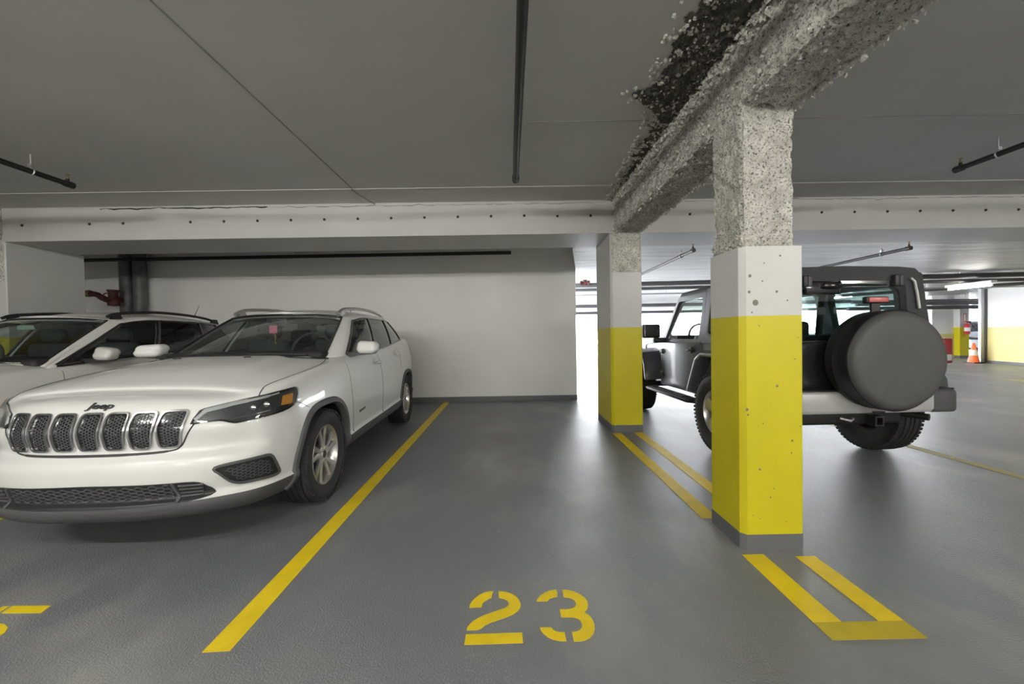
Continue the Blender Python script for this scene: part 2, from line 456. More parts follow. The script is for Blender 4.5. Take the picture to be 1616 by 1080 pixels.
def cabin(parent, belt, roof, bulge, win, crown, m_body, names, n=160, nt=16, roof_drop=None, t_lo=.04, nc=18):
    """greenhouse ring between a belt outline and a roof outline.
    belt/roof: rows (x, y, z) in matching order. win: list of (name, material, p0, p1, t0, t1[, both sides]);
    p runs 0..1 over the control rows from front centre to rear centre."""
    m = len(belt)
    # parametrise by control row number so that rows correspond
    def dense(rows):
        C = [list(c) for c in rows]
        pre = [[-c[0]] + c[1:] for c in C[1:3]][::-1]; post = [[-c[0]] + c[1:] for c in C[-3:-1]][::-1]
        D = np.array(pre + C + post, float); s = np.arange(len(D)) - 2.0
        return s, D
    sb, Bd = dense(belt); sr, Rd = dense(roof)
    marks = sorted(set([w[2] for w in win] + [w[3] for w in win] + [0.0, m - 1.0]))
    P = sorted(set(list(np.linspace(0, m - 1, n)) + marks)); 
    P = [p for i, p in enumerate(P) if p in marks or all(abs(p - q) > .006 for q in marks)]
    P = np.array(P); n = len(P)
    tm = sorted(set([w[4] for w in win] + [w[5] for w in win] + [0.0, 1.0]))
    T = sorted(set(list(np.linspace(0, 1, nt)) + tm)); T = np.array([t for t in T if t in tm or all(abs(t - q) > .012 for q in tm)])
    B = np.stack([catm1(sb, Bd[:, k], P) for k in range(3)], 1); R = np.stack([catm1(sr, Rd[:, k], P) for k in range(3)], 1)
    tx = np.gradient(B[:, 0]); ty = np.gradient(B[:, 1]); ln = np.hypot(tx, ty) + 1e-9; nx = ty / ln; ny = -tx / ln
    def pt(i, t):
        q = B[i] * (1 - t) + R[i] * t; b = bulge * 4 * t * (1 - t)
        # the last bit bends over to meet the roof
        return [q[0] + nx[i] * b, q[1] + ny[i] * b, q[2]]
    G = np.array([[pt(i, t) for i in range(n)] for t in T])   # [t, p, 3]
    G[:, 0, 0] = 0; G[:, -1, 0] = 0
    keep = np.ones((len(T) - 1, n - 1), int) * -1
    for w, wd in enumerate(win):
        for j in range(len(T) - 1):
            for i in range(n - 1):
                if wd[2] - 1e-6 <= P[i] and P[i + 1] <= wd[3] + 1e-6 and wd[4] - 1e-6 <= T[j] and T[j + 1] <= wd[5] + 1e-6: keep[j, i] = w
    def grid_mesh(sel, sides):
        mb = MB(); idx = {}
        def vid(j, i, sd):
            if i in (0, n - 1): sd = 1
            k = (j, i, sd)
            if k not in idx: idx[k] = len(mb.v); mb.v.append((G[j, i, 0] * sd, G[j, i, 1], G[j, i, 2]))
            return idx[k]
        for sd in sides:
            for j in range(len(T) - 1):
                for i in range(n - 1):
                    if keep[j, i] == sel:
                        q = (vid(j, i, sd), vid(j, i + 1, sd), vid(j + 1, i + 1, sd), vid(j + 1, i, sd))
                        mb.f.append(q if sd == 1 else q[::-1]); mb.mi.append(0)
        return mb, idx
    mb, idx = grid_mesh(-1, (1, -1))
    # roof cap
    J = len(T) - 1; rows = []
    cy, cz = zip(*crown)
    for i in range(n):
        a = G[J, i]
        def gi(sd):
            k = (J, i, 1 if i in (0, n - 1) else sd)
            if k not in idx: idx[k] = len(mb.v); mb.v.append((a[0] * k[2], a[1], a[2]))
            return idx[k]
        if i in (0, n - 1): rows.append([gi(1)] * (nc + 1)); continue
        row = [gi(-1)]
        for k in range(1, nc):
            r = -1 + 2 * k / nc; row.append(len(mb.v)); mb.v.append((a[0] * r, a[1], a[2] + float(pchip(cy, cz, a[1])) * (1 - abs(r)**2.4)))
        row.append(gi(1)); rows.append(row)
    for i in range(n - 1):
        for k in range(nc):
            q = tuple(dict.fromkeys((rows[i][k], rows[i][k + 1], rows[i + 1][k + 1], rows[i + 1][k])))
            if len(q) > 2: mb.f.append(q); mb.mi.append(0)
    me = bpy.data.meshes.new(names); me.from_pydata(mb.v, [], mb.f)
    o = link(names, me, m_body, parent, 50)
    md = o.modifiers.new('shell', 'SOLIDIFY'); md.thickness = .03; md.offset = -1 if True else 1
    objs = [o]
    for w, wd in enumerate(win):
        for sd in (wd[6] if len(wd) > 6 else (1, -1)):
            sides = (1, -1) if sd == 0 else (sd,)
            g, _ = grid_mesh(w, sides)
            me = bpy.data.meshes.new(wd[0]); me.from_pydata(g.v, [], g.f)
            go = link(wd[0], me, wd[1], parent, 50); objs.append(go)
            # black frit / gasket round the pane
            if sd == 0 or True:
                i0 = int(np.argmin(abs(P - wd[2]))); i1 = int(np.argmin(abs(P - wd[3]))); j0 = int(np.argmin(abs(T - wd[4]))); j1 = int(np.argmin(abs(T - wd[5])))
                loop = [G[j0, i] for i in range(i0, i1 + 1)] + [G[j, i1] for j in range(j0 + 1, j1 + 1)] + [G[j1, i] for i in range(i1 - 1, i0 - 1, -1)] + ([G[j, i0] for j in range(j1 - 1, j0, -1)] if i0 > 0 or sd != 0 else [])
                if sd == 0:
                    left = [np.array([-q[0], q[1], q[2]]) for q in loop[::-1]]
                    half0 = [G[j0, i] for i in range(i0, i1 + 1)] + [G[j, i1] for j in range(j0 + 1, j1 + 1)] + [G[j1, i] for i in range(i1 - 1, i0 - 1, -1)]
                    if i0 == 0: pth = half0 + [np.array([-q[0], q[1], q[2]]) for q in half0[::-1]][1:-1]
                    else: pth = half0[::-1] if False else [np.array([-q[0], q[1], q[2]]) for q in half0][::-1] + half0
                else: pth = [np.array([q[0] * sd, q[1], q[2]]) for q in loop]
                fm = MB(); fm.tube([tuple(q) for q in pth] + [tuple(pth[0])], wd[7] if len(wd) > 7 else .009, 6, cap=False)
                fo = fm.build('gasket', 'gloss_black', go, 60)
    return objs, (G, P, T)

def tyre_profile(R, w, rim):
    h = w / 2
    return [(rim - .012, -h * .78), (rim + .012, -h * .86), (rim + (R - rim) * .45, -h * 1.0), (R - .045, -h * .98), (R - .018, -h * .90), (R - .004, -h * .72),
            (R, -h * .60), (R - .009, -h * .58), (R - .009, -h * .52), (R, -h * .50), (R, -h * .22), (R - .009, -h * .20), (R - .009, -h * .13), (R, -h * .11),
            (R, h * .11), (R - .009, h * .13), (R - .009, h * .20), (R, h * .22), (R, h * .50), (R - .009, h * .52), (R - .009, h * .58), (R, h * .60),
            (R - .004, h * .72), (R - .018, h * .90), (R - .045, h * .98), (R + 0 - (R - rim) * .55, h * 1.0), (rim + .012, h * .86), (rim - .012, h * .78)]

def make_wheel(parent, loc, side, R, w, rim, style, mat_rim='alloy', lugs=True):
    """side +1: outer face looks to +x"""
    e = part_empty('wheel', parent, loc)
    t = MB(); t.lathe(tyre_profile(R, w, rim), 64, 'x', closed=True)
    # tread blocks: shallow cross grooves drawn as raised shoulder lugs
    if lugs:
        for k in range(60):
            a = 2 * math.pi * k / 60
            for s_ in (-1, 1):
                c = Vector((s_ * w * .42, math.cos(a) * (R - .0145), math.sin(a) * (R - .0145)))
                rot = Matrix.Rotation(a, 3, 'X')
                t.box(c, (w * .14, .016, .026), rot)
    t.build('tire', 'rubber', e, 35)
    s = side; face = s * w * .36
    r = MB()
    prof = [(rim * .97, -w * .40), (rim * 1.0, -w * .40), (rim * .93, -w * .30), (rim * .90, w * .2), (rim * .93, w * .33), (rim * 1.0, w * .40), (rim * .975, w * .425), (rim * .95, w * .40), (rim * .9, w * .3), (rim * .86, w * .1), (rim * .86, -w * .3)]
    r.lathe([(a, b * s) for a, b in prof], 48, 'x', closed=True)
    rim_o = r.build('rim', mat_rim, e, 35)
    d = MB(); d.lathe([(.001, s * w * .02), (rim * .86, s * w * .02), (rim * .86, -s * w * .04), (.001, -s * w * .04)], 40, 'x', closed=True); d.build('brake_disc', 'steel_dark', e, 35)
    sp = MB()
    def spoke(a0, a1, w0, w1, r0, r1, x0, x1, th=.02):
        # tapered bar from hub to rim edge, curved by turning from a0 to a1
        N = 6; V = []
        for k in range(N + 1):
            u = k / N; a = a0 + (a1 - a0) * u**1.3; rr = r0 + (r1 - r0) * u; ww = (w0 + (w1 - w0) * u) / 2; xx = (x0 + (x1 - x0) * u)
            er = Vector((0, math.cos(a), math.sin(a))); et = Vector((0, -math.sin(a), math.cos(a))); c = er * rr
            ex = Vector((s, 0, 0))
            V += [c + et * ww * 1.0 + ex * (xx - th), c + et * ww + ex * (xx - th * .35), c + et * ww * .55 + ex * xx, c - et * ww * .55 + ex * xx, c - et * ww + ex * (xx - th * .35), c - et * ww * 1.0 + ex * (xx - th)]
        Fc = []
        for k in range(N):
            for q in range(6): Fc.append((k * 6 + q, k * 6 + (q + 1) % 6, (k + 1) * 6 + (q + 1) % 6, (k + 1) * 6 + q))
        Fc += [tuple(range(6)), tuple(N * 6 + q for q in range(6))]
        sp.add(V, Fc)
    if style == 'twin':
        for k in range(5):
            a = 2 * math.pi * k / 5 + math.pi / 2
            for q in (-1, 1): spoke(a + q * .20, a + q * .25 + .08, .040, .034, rim * .2, rim * .95, w * .33, w * .37)
        hubr = rim * .30
    elif style == 'five':
        for k in range(5):
            a = 2 * math.pi * k / 5 + math.pi / 2
            spoke(a, a, .085, .14, rim * .2, rim * .95, w * .30, w * .36)
        hubr = rim * .34
    else:
        for k in range(10):
            a = 2 * math.pi * k / 10
            spoke(a, a, .03, .04, rim * .2, rim * .95, w * .30, w * .35)
        hubr = rim * .3
    for k in range(5):
        a = 2 * math.pi * (k + .5) / 5 + math.pi / 2
        sp.lathe([(.001, s * w * .37), (.011, s * w * .37), (.013, s * w * .30), (.013, s * w * .2)], 8, 'x', c=(0, math.cos(a) * hubr * .68, math.sin(a) * hubr * .68))
    sp.lathe([(.001, s * w * .36), (hubr * .42, s * w * .36), (hubr * .48, s * w * .345), (hubr * .5, s * w * .33), (hubr, s * w * .31), (hubr, s * w * .1)], 30, 'x')
    sp.build('spokes', mat_rim, e, 35)
    cp = MB(); cp.lathe([(.001, s * w * .375), (hubr * .38, s * w * .37), (hubr * .42, s * w * .35)], 24, 'x'); cp.build('hub_cap', 'black_plastic' if style != 'five' else mat_rim, e, 35)
    return e

def arch_poly(cy, cz, pts):
    return [(cy + a, cz + b) for a, b in pts]
# ------------------------------------------------------------------ white seven-slot SUV
def split_by_material(o, names, parent):
    """one object for each material slot of a mesh"""
    me = o.data; out = []
    slots = [m for m in me.materials]
    for k, nm in enumerate(names):
      quads = [None] if k < 2 else [(a, b) for a in (1, -1) for b in (1, -1)]
      for qd in quads:
        fs = [tuple(p.vertices) for p in me.polygons if p.material_index == k and (qd is None or (p.center.x * qd[0] > 0 and p.center.y * qd[1] > 0))]
        if not fs: continue
        used = sorted(set(i for f in fs for i in f)); mp = {a: b for b, a in enumerate(used)}
        nme = bpy.data.meshes.new(nm); nme.from_pydata([me.vertices[i].co for i in used], [], [tuple(mp[i] for i in f) for f in fs])
        out.append(link(nm, nme, slots[k], parent, 40))
    bpy.data.objects.remove(o); bpy.data.meshes.remove(me)
    return out

def arch_cutter(cy, cz, shape, x0, x1, mi=2):
    poly = [(cy + a, cz + b) for a, b in shape]
    me = MB().prism(poly, lambda p: (x0, p[0], p[1]), lambda p: (x1, p[0], p[1]), mi).mesh('arch')
    for _ in range(3): me.materials.append(None)
    return me

ARCH = [(-.43, -.30), (-.415, -.05), (-.385, .12), (-.32, .26), (-.22, .355), (-.08, .39), (.10, .39), (.22, .355), (.31, .27), (.375, .13), (.405, -.05), (.415, -.30)]

def seats(parent, xs, ys, z0, ztop, m='interior_grey', w=.46):
    for x in xs:
        for y in ys:
            s = part_empty('seat', parent, (x, y, 0))
            bevel_box('seat_back', (-w / 2, -.06, z0), (w / 2, .07, ztop - .17), .05, m, s)
            bevel_box('headrest', (-.13, -.02, ztop - .15), (.13, .08, ztop), .04, m, s)

def white_jeep():
    T = thing('parked_suv', 'white SUV with seven-slot grille parked in stall beside the number 23', 'car', (-2.36, 4.37, 0), rad(1.8))
    ctrl = [(0, -2.255, .245, .922), (.35, -2.235, .245, .920), (.60, -2.155, .245, .910), (.77, -2.02, .24, .917), (.865, -1.82, .24, .947), (.905, -1.5, .25, .99), (.925, -1.1, .26, 1.035),
            (.92, -.7, .26, 1.07), (.92, .1, .26, 1.095), (.925, .85, .26, 1.14), (.92, 1.4, .27, 1.185), (.885, 1.8, .29, 1.215), (.79, 2.1, .31, 1.215), (.45, 2.26, .33, 1.20), (0, 2.29, .34, 1.20)]
    IF = [(0, .06), (.06, .015), (.13, .0), (.155, .005), (.19, .035), (.26, .02), (.33, .004), (.43, .0), (.50, .012), (.545, .045), (.575, .055), (.725, .04), (.87, .075), (.93, .10), (.97, .135), (1.0, .20)]
    IS = [(0, .07), (.08, .02), (.155, .0), (.18, .012), (.3, .006), (.45, 0), (.65, .006), (.8, .022), (.9, .045), (.96, .072), (1, .105)]
    IR = [(0, .08), (.155, .0), (.45, .0), (.7, .04), (1, .1)]
    crown = [(-2.4, .0), (-2.06, .03), (-1.9, .048), (-1.7, .056), (-1.5, .062), (-1.1, .058), (-.85, .02), (0, 0), (2.3, 0)]
    def hood(x, y, r):   # raised centre panel with soft creases
        f = float(smooth01((y + 2.0) / .6) * smooth01((-.9 - y) / .15))
        e = .50 - .12 * (y + 2.1) * .0
        return f * .016 * float(smooth01((e - abs(x)) / .09)) - .008 * f * float(smooth01((abs(x) - .62) / .08))
    B = lower_body('body', ctrl, IF, IS, IR, crown, ['paint_white', 'cladding', 'black_plastic'], T, n=190, nv=40, nc=44, hood_fn=hood)
    S0 = Surf([B])
    cut(B, [arch_cutter(cy, .345, ARCH, s * .55, s * 1.2) for cy in (-1.35, 1.35) for s in (1, -1)])
    parts = split_by_material(B, ['body_shell', 'lower_cladding', 'wheel_well'], T)
    S = Surf(parts)
    belt = [(0, -1.08, 1.07), (.40, -1.03, 1.07), (.70, -.86, 1.065), (.81, -.70, 1.06), (.835, -.35, 1.065), (.84, .10, 1.08), (.825, .85, 1.125), (.76, 1.62, 1.185), (.66, 1.98, 1.205), (.35, 2.13, 1.185), (0, 2.17, 1.185)]
    roof = [(0, -.20, 1.50), (.33, -.17, 1.495), (.575, -.10, 1.472), (.635, -.02, 1.462), (.66, .12, 1.488), (.665, .35, 1.505), (.655, 1.0, 1.505), (.60, 1.38, 1.49), (.52, 1.68, 1.48), (.28, 1.76, 1.50), (0, 1.79, 1.51)]
    win = [('windshield', 'glass_wind', 0.0, 1.93, .05, .97, (0,), .012), ('rear_glass', 'glass_tint', 8.1, 10.0, .1, .9, (0,), .012),
           ('door_glass', 'glass_door', 3.0, 4.985, .05, .9, (1, -1), .012), ('door_glass', 'glass_tint', 5.015, 5.985, .05, .9, (1, -1), .012), ('quarter_glass', 'glass_tint', 6.015, 6.97, .05, .9, (1, -1), .012)]
    cab, grid = cabin(T, belt, roof, .018, win, [(-.3, .0), (.0, .05), (.6, .075), (1.3, .06), (1.8, 0)], 'paint_white', 'roof_shell')
    for cy in (-1.35, 1.35):
        for s in (1, -1): make_wheel(T, (s * .80, cy, .348), s, .348, .225, .226, 'twin')
    # --- grille: seven framed slots with a honeycomb insert
    GM = lambda sg, P: [(sg * a, b) for a, b in P]
    for i in range(7):
        xc = (i - 3) * .1345 + .0; k = (i - 3) / 3.0
        w0, w1, w2 = .106, .112, .096
        raw = [(xc - w0 / 2 + .004 * k, .842), (xc + w0 / 2 + .012 * k, .842), (xc + w1 / 2 + .004 * k, .765), (xc + w2 / 2 - .012 * k, .648), (xc - w2 / 2 - .006 * k, .648), (xc - w1 / 2 - .004 * k, .765)]
        poly = round_poly(raw, [.028, .02, .03, .024, .024, .03], 4)
        g = S.panel(poly, 'F', .002, .008, .02).build('grille_slot', 'gloss_black', T, 60)
        cx, cz = xc, .745
        inner = [(cx + (a - cx) * .80, cz + (b - cz) * .88) for a, b in poly]
        honeycomb(S, inner, 'F', .021, .0155, .0032, .005).build('grille_mesh', 'cladding', g)
        S.strip(poly, .014, 'F', True, .014, .018, .012).build('grille_frame', 'chrome', g, 40)
    # shut lines round the grille and hood
    seam = [(.505, .765), (.468, .69), (.44, .645), (.39, .625), (.2, .619), (0, .617), (-.2, .619), (-.39, .625), (-.44, .645), (-.468, .69), (-.505, .765)]
    S.strip(catmull(seam, 5), [.008, .008, .012, .013, .013, .012, .008, .008], 'F', False, .003, .008, .015).build('grille_gap', 'seam', T)
    for sg in (1, -1):
        hs = [(.752, -1.945), (.745, -1.90), (.742, -1.81), (.768, -1.67), (.79, -1.45), (.795, -1.2), (.75, -.97), (.70, -.93)]
        S.strip(GM(sg, [(a - .008, b_) for a, b_ in catmull(hs, 6)]), .006, 'T', False, .0022, .006, .02).build('hood_seam', 'seam', T)
        fs_ = [(.885, .845), (.905, .80), (.912, .765)]
        S.strip([(-1.78, .83), (-1.68, .80), (-1.60, .755)], .004, 'R' if sg > 0 else 'L', False, .0015, .006, .02).build('bumper_seam', 'seam', T)
    # --- head lamps
    U = lambda P: [((x + y) * .70711, z) for x, y, z in P]
    HL = U([(.490, -2.152, .767), (.507, -2.117, .824), (.531, -2.095, .845), (.643, -2.008, .868), (.742, -1.929, .888), (.817, -1.77, .906), (.837, -1.686, .910), (.850, -1.676, .886), (.861, -1.712, .839), (.861, -1.757, .798), (.837, -1.852, .773), (.770, -1.976, .759), (.697, -2.04, .748), (.670, -2.06, .748), (.638, -2.078, .760), (.607, -2.094, .770), (.535, -2.133, .769)])
    for ax in 'CD':
        hp = catmull(HL, 2, True)
        h = S.panel(hp, ax, .004, .012, .016).build('headlight', 'gloss_black', T, 50)
        mu = sum(p[0] for p in HL) / len(HL); mz = sum(p[1] for p in HL) / len(HL)
        S.panel([(mu + (a - mu) * .95, mz + (b - mz) * .82) for a, b in hp], ax, .006, .006, .016).build('lamp_bowl', 'lamp_grey', h, 50)
        S.strip(U([(.507, -2.138, .787), (.539, -2.097, .833), (.648, -2.017, .856), (.742, -1.925, .874), (.807, -1.829, .889)]), [.016, .020, .018, .014, .008], ax, False, .010, .006, .012).build('light_bar', 'lamp_bar', h, 50)
        S.strip(U([(.665, -2.06, .775), (.73, -2.0, .783), (.79, -1.92, .797)]), .007, ax, False, .010, .006, .012).build('chrome_strip', 'chrome', h, 50)
        S.panel(round_poly(U([(.821, -1.817, .869), (.843, -1.734, .877), (.854, -1.775, .812), (.829, -1.85, .813)]), .006), ax, .012, .008, .012).build('turn_signal', 'amber', h, 50)
        for (x, y, z, r) in ((.735, -1.985, .822, .020), (.775, -1.93, .832, .020)):
            c = S.hit((x + y) * .70711, z, ax, .006); q = MB()
            q.lathe([(.001, -.010), (r * .5, -.008), (r * .8, -.004), (r, 0), (r, .01)], 16, 'y', c=c); q.build('projector', 'chrome', h, 40)
        S.panel(hp, ax, .016, .002, .016).build('lens_cover', 'lens_clear', h, 50)
    # --- lower fascia
    LG = [(-.56, .43), (-.52, .452), (-.40, .458), (0, .466), (.40, .458), (.52, .452), (.56, .43), (.60, .372), (.55, .352), (.42, .345), (.2, .34), (0, .337), (-.2, .34), (-.42, .345), (-.55, .352), (-.60, .372)]
    lg = S.panel(catmull(LG, 2, True), 'F', .004, .012, .03).build('lower_grille', 'black_plastic', T, 50)
    honeycomb(S, [(-.42, .452), (.42, .452), (.44, .374), (-.44, .374)], 'F', .044, .022, .006, .010).build('honeycomb_insert', 'cladding', lg)
    for sg in (1, -1):
        for k in range(4): S.strip(GM(sg, [(.455, .440 - k * .022), (.56 - .003 * k, .432 - k * .020)]), .010, 'F', False, .014, .012, .02).build('louver', 'cladding', lg, 40)
        S.strip(GM(sg, [(.43, .455), (.452, .348)]), .016, 'F', False, .014, .012, .02).build('divider', 'cladding', lg, 40)
    # fog bezels
    FG = U([(.609, -2.149, .508), (.629, -2.138, .52), (.695, -2.092, .527), (.80, -1.974, .531), (.815, -1.946, .52), (.821, -1.93, .499), (.830, -1.893, .419), (.828, -1.891, .398), (.814, -1.922, .389), (.769, -1.991, .392), (.709, -2.046, .395), (.68, -2.074, .406), (.66, -2.098, .427), (.627, -2.137, .485)])
    for ax in 'CD':
        fp = catmull(FG, 2, True); mu = sum(p[0] for p in FG) / len(FG); mz = sum(p[1] for p in FG) / len(FG)
        fo = S.panel(fp, ax, .003, .01, .02).build('fog_bezel', 'black_plastic', T, 50)
        honeycomb(S, [(mu + (a - mu) * .78, mz + (b - mz) * .72) for a, b in fp], ax, .030, .018, .004, .007).build('honeycomb_insert', 'cladding', fo)
        S.strip(fp, .016, ax, True, .012, .016, .012).build('bezel_rim', 'cladding', fo, 40)
    # --- badge lettering on the nose
    cu = bpy.data.curves.new('txt', 'FONT'); cu.body = 'Jeep'; cu.size = .078; cu.shear = .18; cu.extrude = .004; cu.offset = .0014; cu.align_x = 'CENTER'; cu.resolution_u = 4
    to = bpy.data.objects.new('txt', cu); COL.objects.link(to); dg = bpy.context.evaluated_depsgraph_get(); dg.update()
    me = bpy.data.meshes.new_from_object(to.evaluated_get(dg)); bpy.data.objects.remove(to)
    for v in me.vertices:
        p = S.hit(v.co.x * 1.0 + .015, .866 + v.co.y * .52, 'F', .004 + v.co.z); v.co = p
    link('badge_lettering', me, 'badge_metal', T)
    # --- wheel-arch flares, sills, door lines
    for ax, sg in (('R', 1), ('L', -1)):
        for cy in (-1.35, 1.35):
            arc = [(cy + a * 1.03, .345 + b * 1.04) for a, b in ARCH[1:-1]]
            arc = [(cy - .445, .25)] + arc + [(cy + .43, .27)]
            S0.strip(catmull(arc, 4), .056, ax, False, .014, .05, .02).build('arch_flare', 'cladding', T, 40)
        S.panel([(-.90, .30), (-.90, .375), (.88, .40), (.90, .31)], ax, .012, .02, .06).build('sill_cladding', 'cladding', T, 40)
        for ln in ([(-.83, 1.03), (-.85, .8), (-.83, .55), (-.815, .39)], [(.10, 1.07), (.115, .8), (.11, .39)], [(.93, 1.11), (1.0, .95), (.97, .82)]):
            S.strip(ln, .005, ax, False, .0015, .006, .04).build('door_seam', 'seam', T)
        for (hy, hz) in ((-.03, .965), (.80, 1.02)):
            pts = [(sg * .03, -.085, 0), (sg * .045, -.05, 0), (sg * .05, 0, 0), (sg * .045, .05, 0), (sg * .03, .085, 0)]
            b0 = S.hit(hy, hz, ax); h = MB().tube([Vector(p) * .8 + b0 for p in pts], [.012, .017, .017, .017, .012], 10).build('door_handle', 'paint_white', T, 50)
            MB().lathe([(.001, .004), (.04, .003), (.05, -.004)], 16, 'x', c=b0).build('handle_recess', 'paint_white2', h, 50)
        S.strip([(-.66, .545), (-.50, .555)], .022, ax, False, .004, .006, .03).build('door_badge', 'badge_metal', T, 40)
        # mirror
        mr = bevel_box('mirror', (0, 0, 0), (.20, .15, .115), .045, 'paint_white', T, 5)
        for v in mr.data.vertices:
            x, y, z = v.co; v.co = (sg * (.895 + x), -.68 + y - .25 * x + (.02 if z > .06 else 0), 1.088 + z * (1.05 - .6 * max(0, x - .05)))
        MB().prism([(.80, 1.05), (.93, 1.075), (1.06, 1.085), (1.05, 1.10), (.80, 1.10)], lambda p: (sg * p[0], -.66, p[1]), lambda p: (sg * p[0], -.58, p[1])).build('mirror_foot', 'black_plastic', mr)
        # roof rail
        xr = .535
        path = [(sg * xr, -.14, 1.50), (sg * xr, -.06, 1.535), (sg * xr, .08, 1.562), (sg * xr, .5, 1.588), (sg * xr, 1.0, 1.585), (sg * xr, 1.35, 1.555), (sg * xr, 1.5, 1.515)]
        rl = MB().tube(catmull(path, 5), [.022, .022, .021, .02, .019, .018] + [.017] * 18 + [.016] * 7, 10).build('roof_rail', 'satin_chrome', T, 60)
        for (a, b) in ((-.12, .0), (1.33, 1.46)):
            MB().prism([(a, 1.46), (b + .06, 1.46), (b, 1.55), (a + .06, 1.545)], lambda p: (sg * (xr - .014), p[0], p[1]), lambda p: (sg * (xr + .014), p[0], p[1])).build('rail_foot', 'satin_chrome', rl)
    # --- cowl, washers, wipers, antenna
    S.strip(catmull([(-.74, -.90), (-.4, -1.06), (0, -1.11), (.4, -1.06), (.74, -.90)], 6), .07, 'T', False, .006, .012, .03, side=0).build('cowl', 'black_plastic', T, 50)
    for x in (-.30, .24):
        p = S.hit(x, -1.22, 'T'); bevel_box('washer_jet', (p.x - .025, p.y - .012, p.z - .006), (p.x + .025, p.y + .012, p.z + .009), .005, 'black_plastic', T)
    for (a, b) in (((-.55, -1.0), (.05, -1.07)), ((-.02, -1.06), (.58, -.98))):
        MB().tube([(a[0], a[1], 1.105), ((a[0] + b[0]) / 2, (a[1] + b[1]) / 2 - .01, 1.118), (b[0], b[1], 1.10)], .008, 8).build('wiper', 'black_plastic', T, 50)
    MB().tube([(.02, 1.55, 1.55), (.02, 1.72, 1.70)], [.006, .003], 6).build('antenna', 'black_plastic', T)
    # --- cabin contents
    S.panel([(-.66, -.92), (0, -1.04), (.66, -.92), (.79, -.6), (.79, 1.5), (.6, 1.95), (-.6, 1.95), (-.79, 1.5), (-.79, -.6)], 'T', .005, .01, .12).build('cabin_floor', 'interior', T)
    dash = bevel_box('dashboard', (-.70, -.92, 1.04), (.70, -.52, 1.125), .04, 'interior', T)
    sw = MB(); ring = [(0.37 + .185 * math.cos(a), -.42 + .185 * math.sin(a) * .35, 1.12 + .185 * math.sin(a) * .93) for a in [2 * math.pi * k / 28 for k in range(29)]]
    sw.tube(ring, .014, 8, cap=False); sw.tube([(.37, -.42, 1.12), (.37, -.55, 1.08)], .05, 10)
    sw.build('steering_wheel', 'interior_grey', T, 60)
    seats(T, (-.38, .38), (.18,), 1.0, 1.40)
    seats(T, (-.45, 0, .45), (1.05,), 1.0, 1.36, w=.42)
    rm = bevel_box('rear_view_mirror', (-.10, -.34, 1.395), (.10, -.31, 1.45), .012, 'black_plastic', T)
    MB().box((-.02, -.37, 1.335), (.075, .004, .08)).build('pink_tag', 'pink_tag', T)
    MB().tube([(-.01, -.37, 1.295), (.005, -.372, 1.25), (-.005, -.37, 1.21), (.006, -.37, 1.19)], [.006, .012, .008, .01], 8).build('charm', 'brass', T)
    # under-body and lamps at the back
    for sg in (1, -1):
        S.panel(GM(sg, round_poly([(.55, .95), (.82, .98), (.86, 1.10), (.60, 1.12)], .02)), 'B', .004, .01, .03).build('tail_light', 'red_lens', T, 50)
    return T, S
# ------------------------------------------------------------------ grey two-door off-roader (front looks to +y)
def frame_prism(outer, inner, f0, f1):
    mb = MB(); n = len(outer)
    V = [f0(p) for p in outer] + [f0(p) for p in inner] + [f1(p) for p in outer] + [f1(p) for p in inner]
    F = []
    for i in range(n):
        j = (i + 1) % n
        F += [(i, j, n + j, n + i), (2 * n + i, 3 * n + i, 3 * n + j, 2 * n + j), (i, 2 * n + i, 2 * n + j, j), (n + i, n + j, 3 * n + j, 3 * n + i)]
    return mb.add(V, F)

def bevel_mesh(o, r, seg=2, ang=35):
    bm = bmesh.new(); bm.from_mesh(o.data)
    bmesh.ops.remove_doubles(bm, verts=bm.verts, dist=1e-5)
    es = [e for e in bm.edges if len(e.link_faces) == 2 and e.calc_face_angle(0) > rad(ang)]
    bmesh.ops.bevel(bm, geom=es, offset=r, segments=seg, affect='EDGES', profile=.5, clamp_overlap=True)
    bm.to_mesh(o.data); bm.free()
    o.data.polygons.foreach_set('use_smooth', [True] * len(o.data.polygons)); o.data.set_sharp_from_angle(angle=rad(30))
    return o

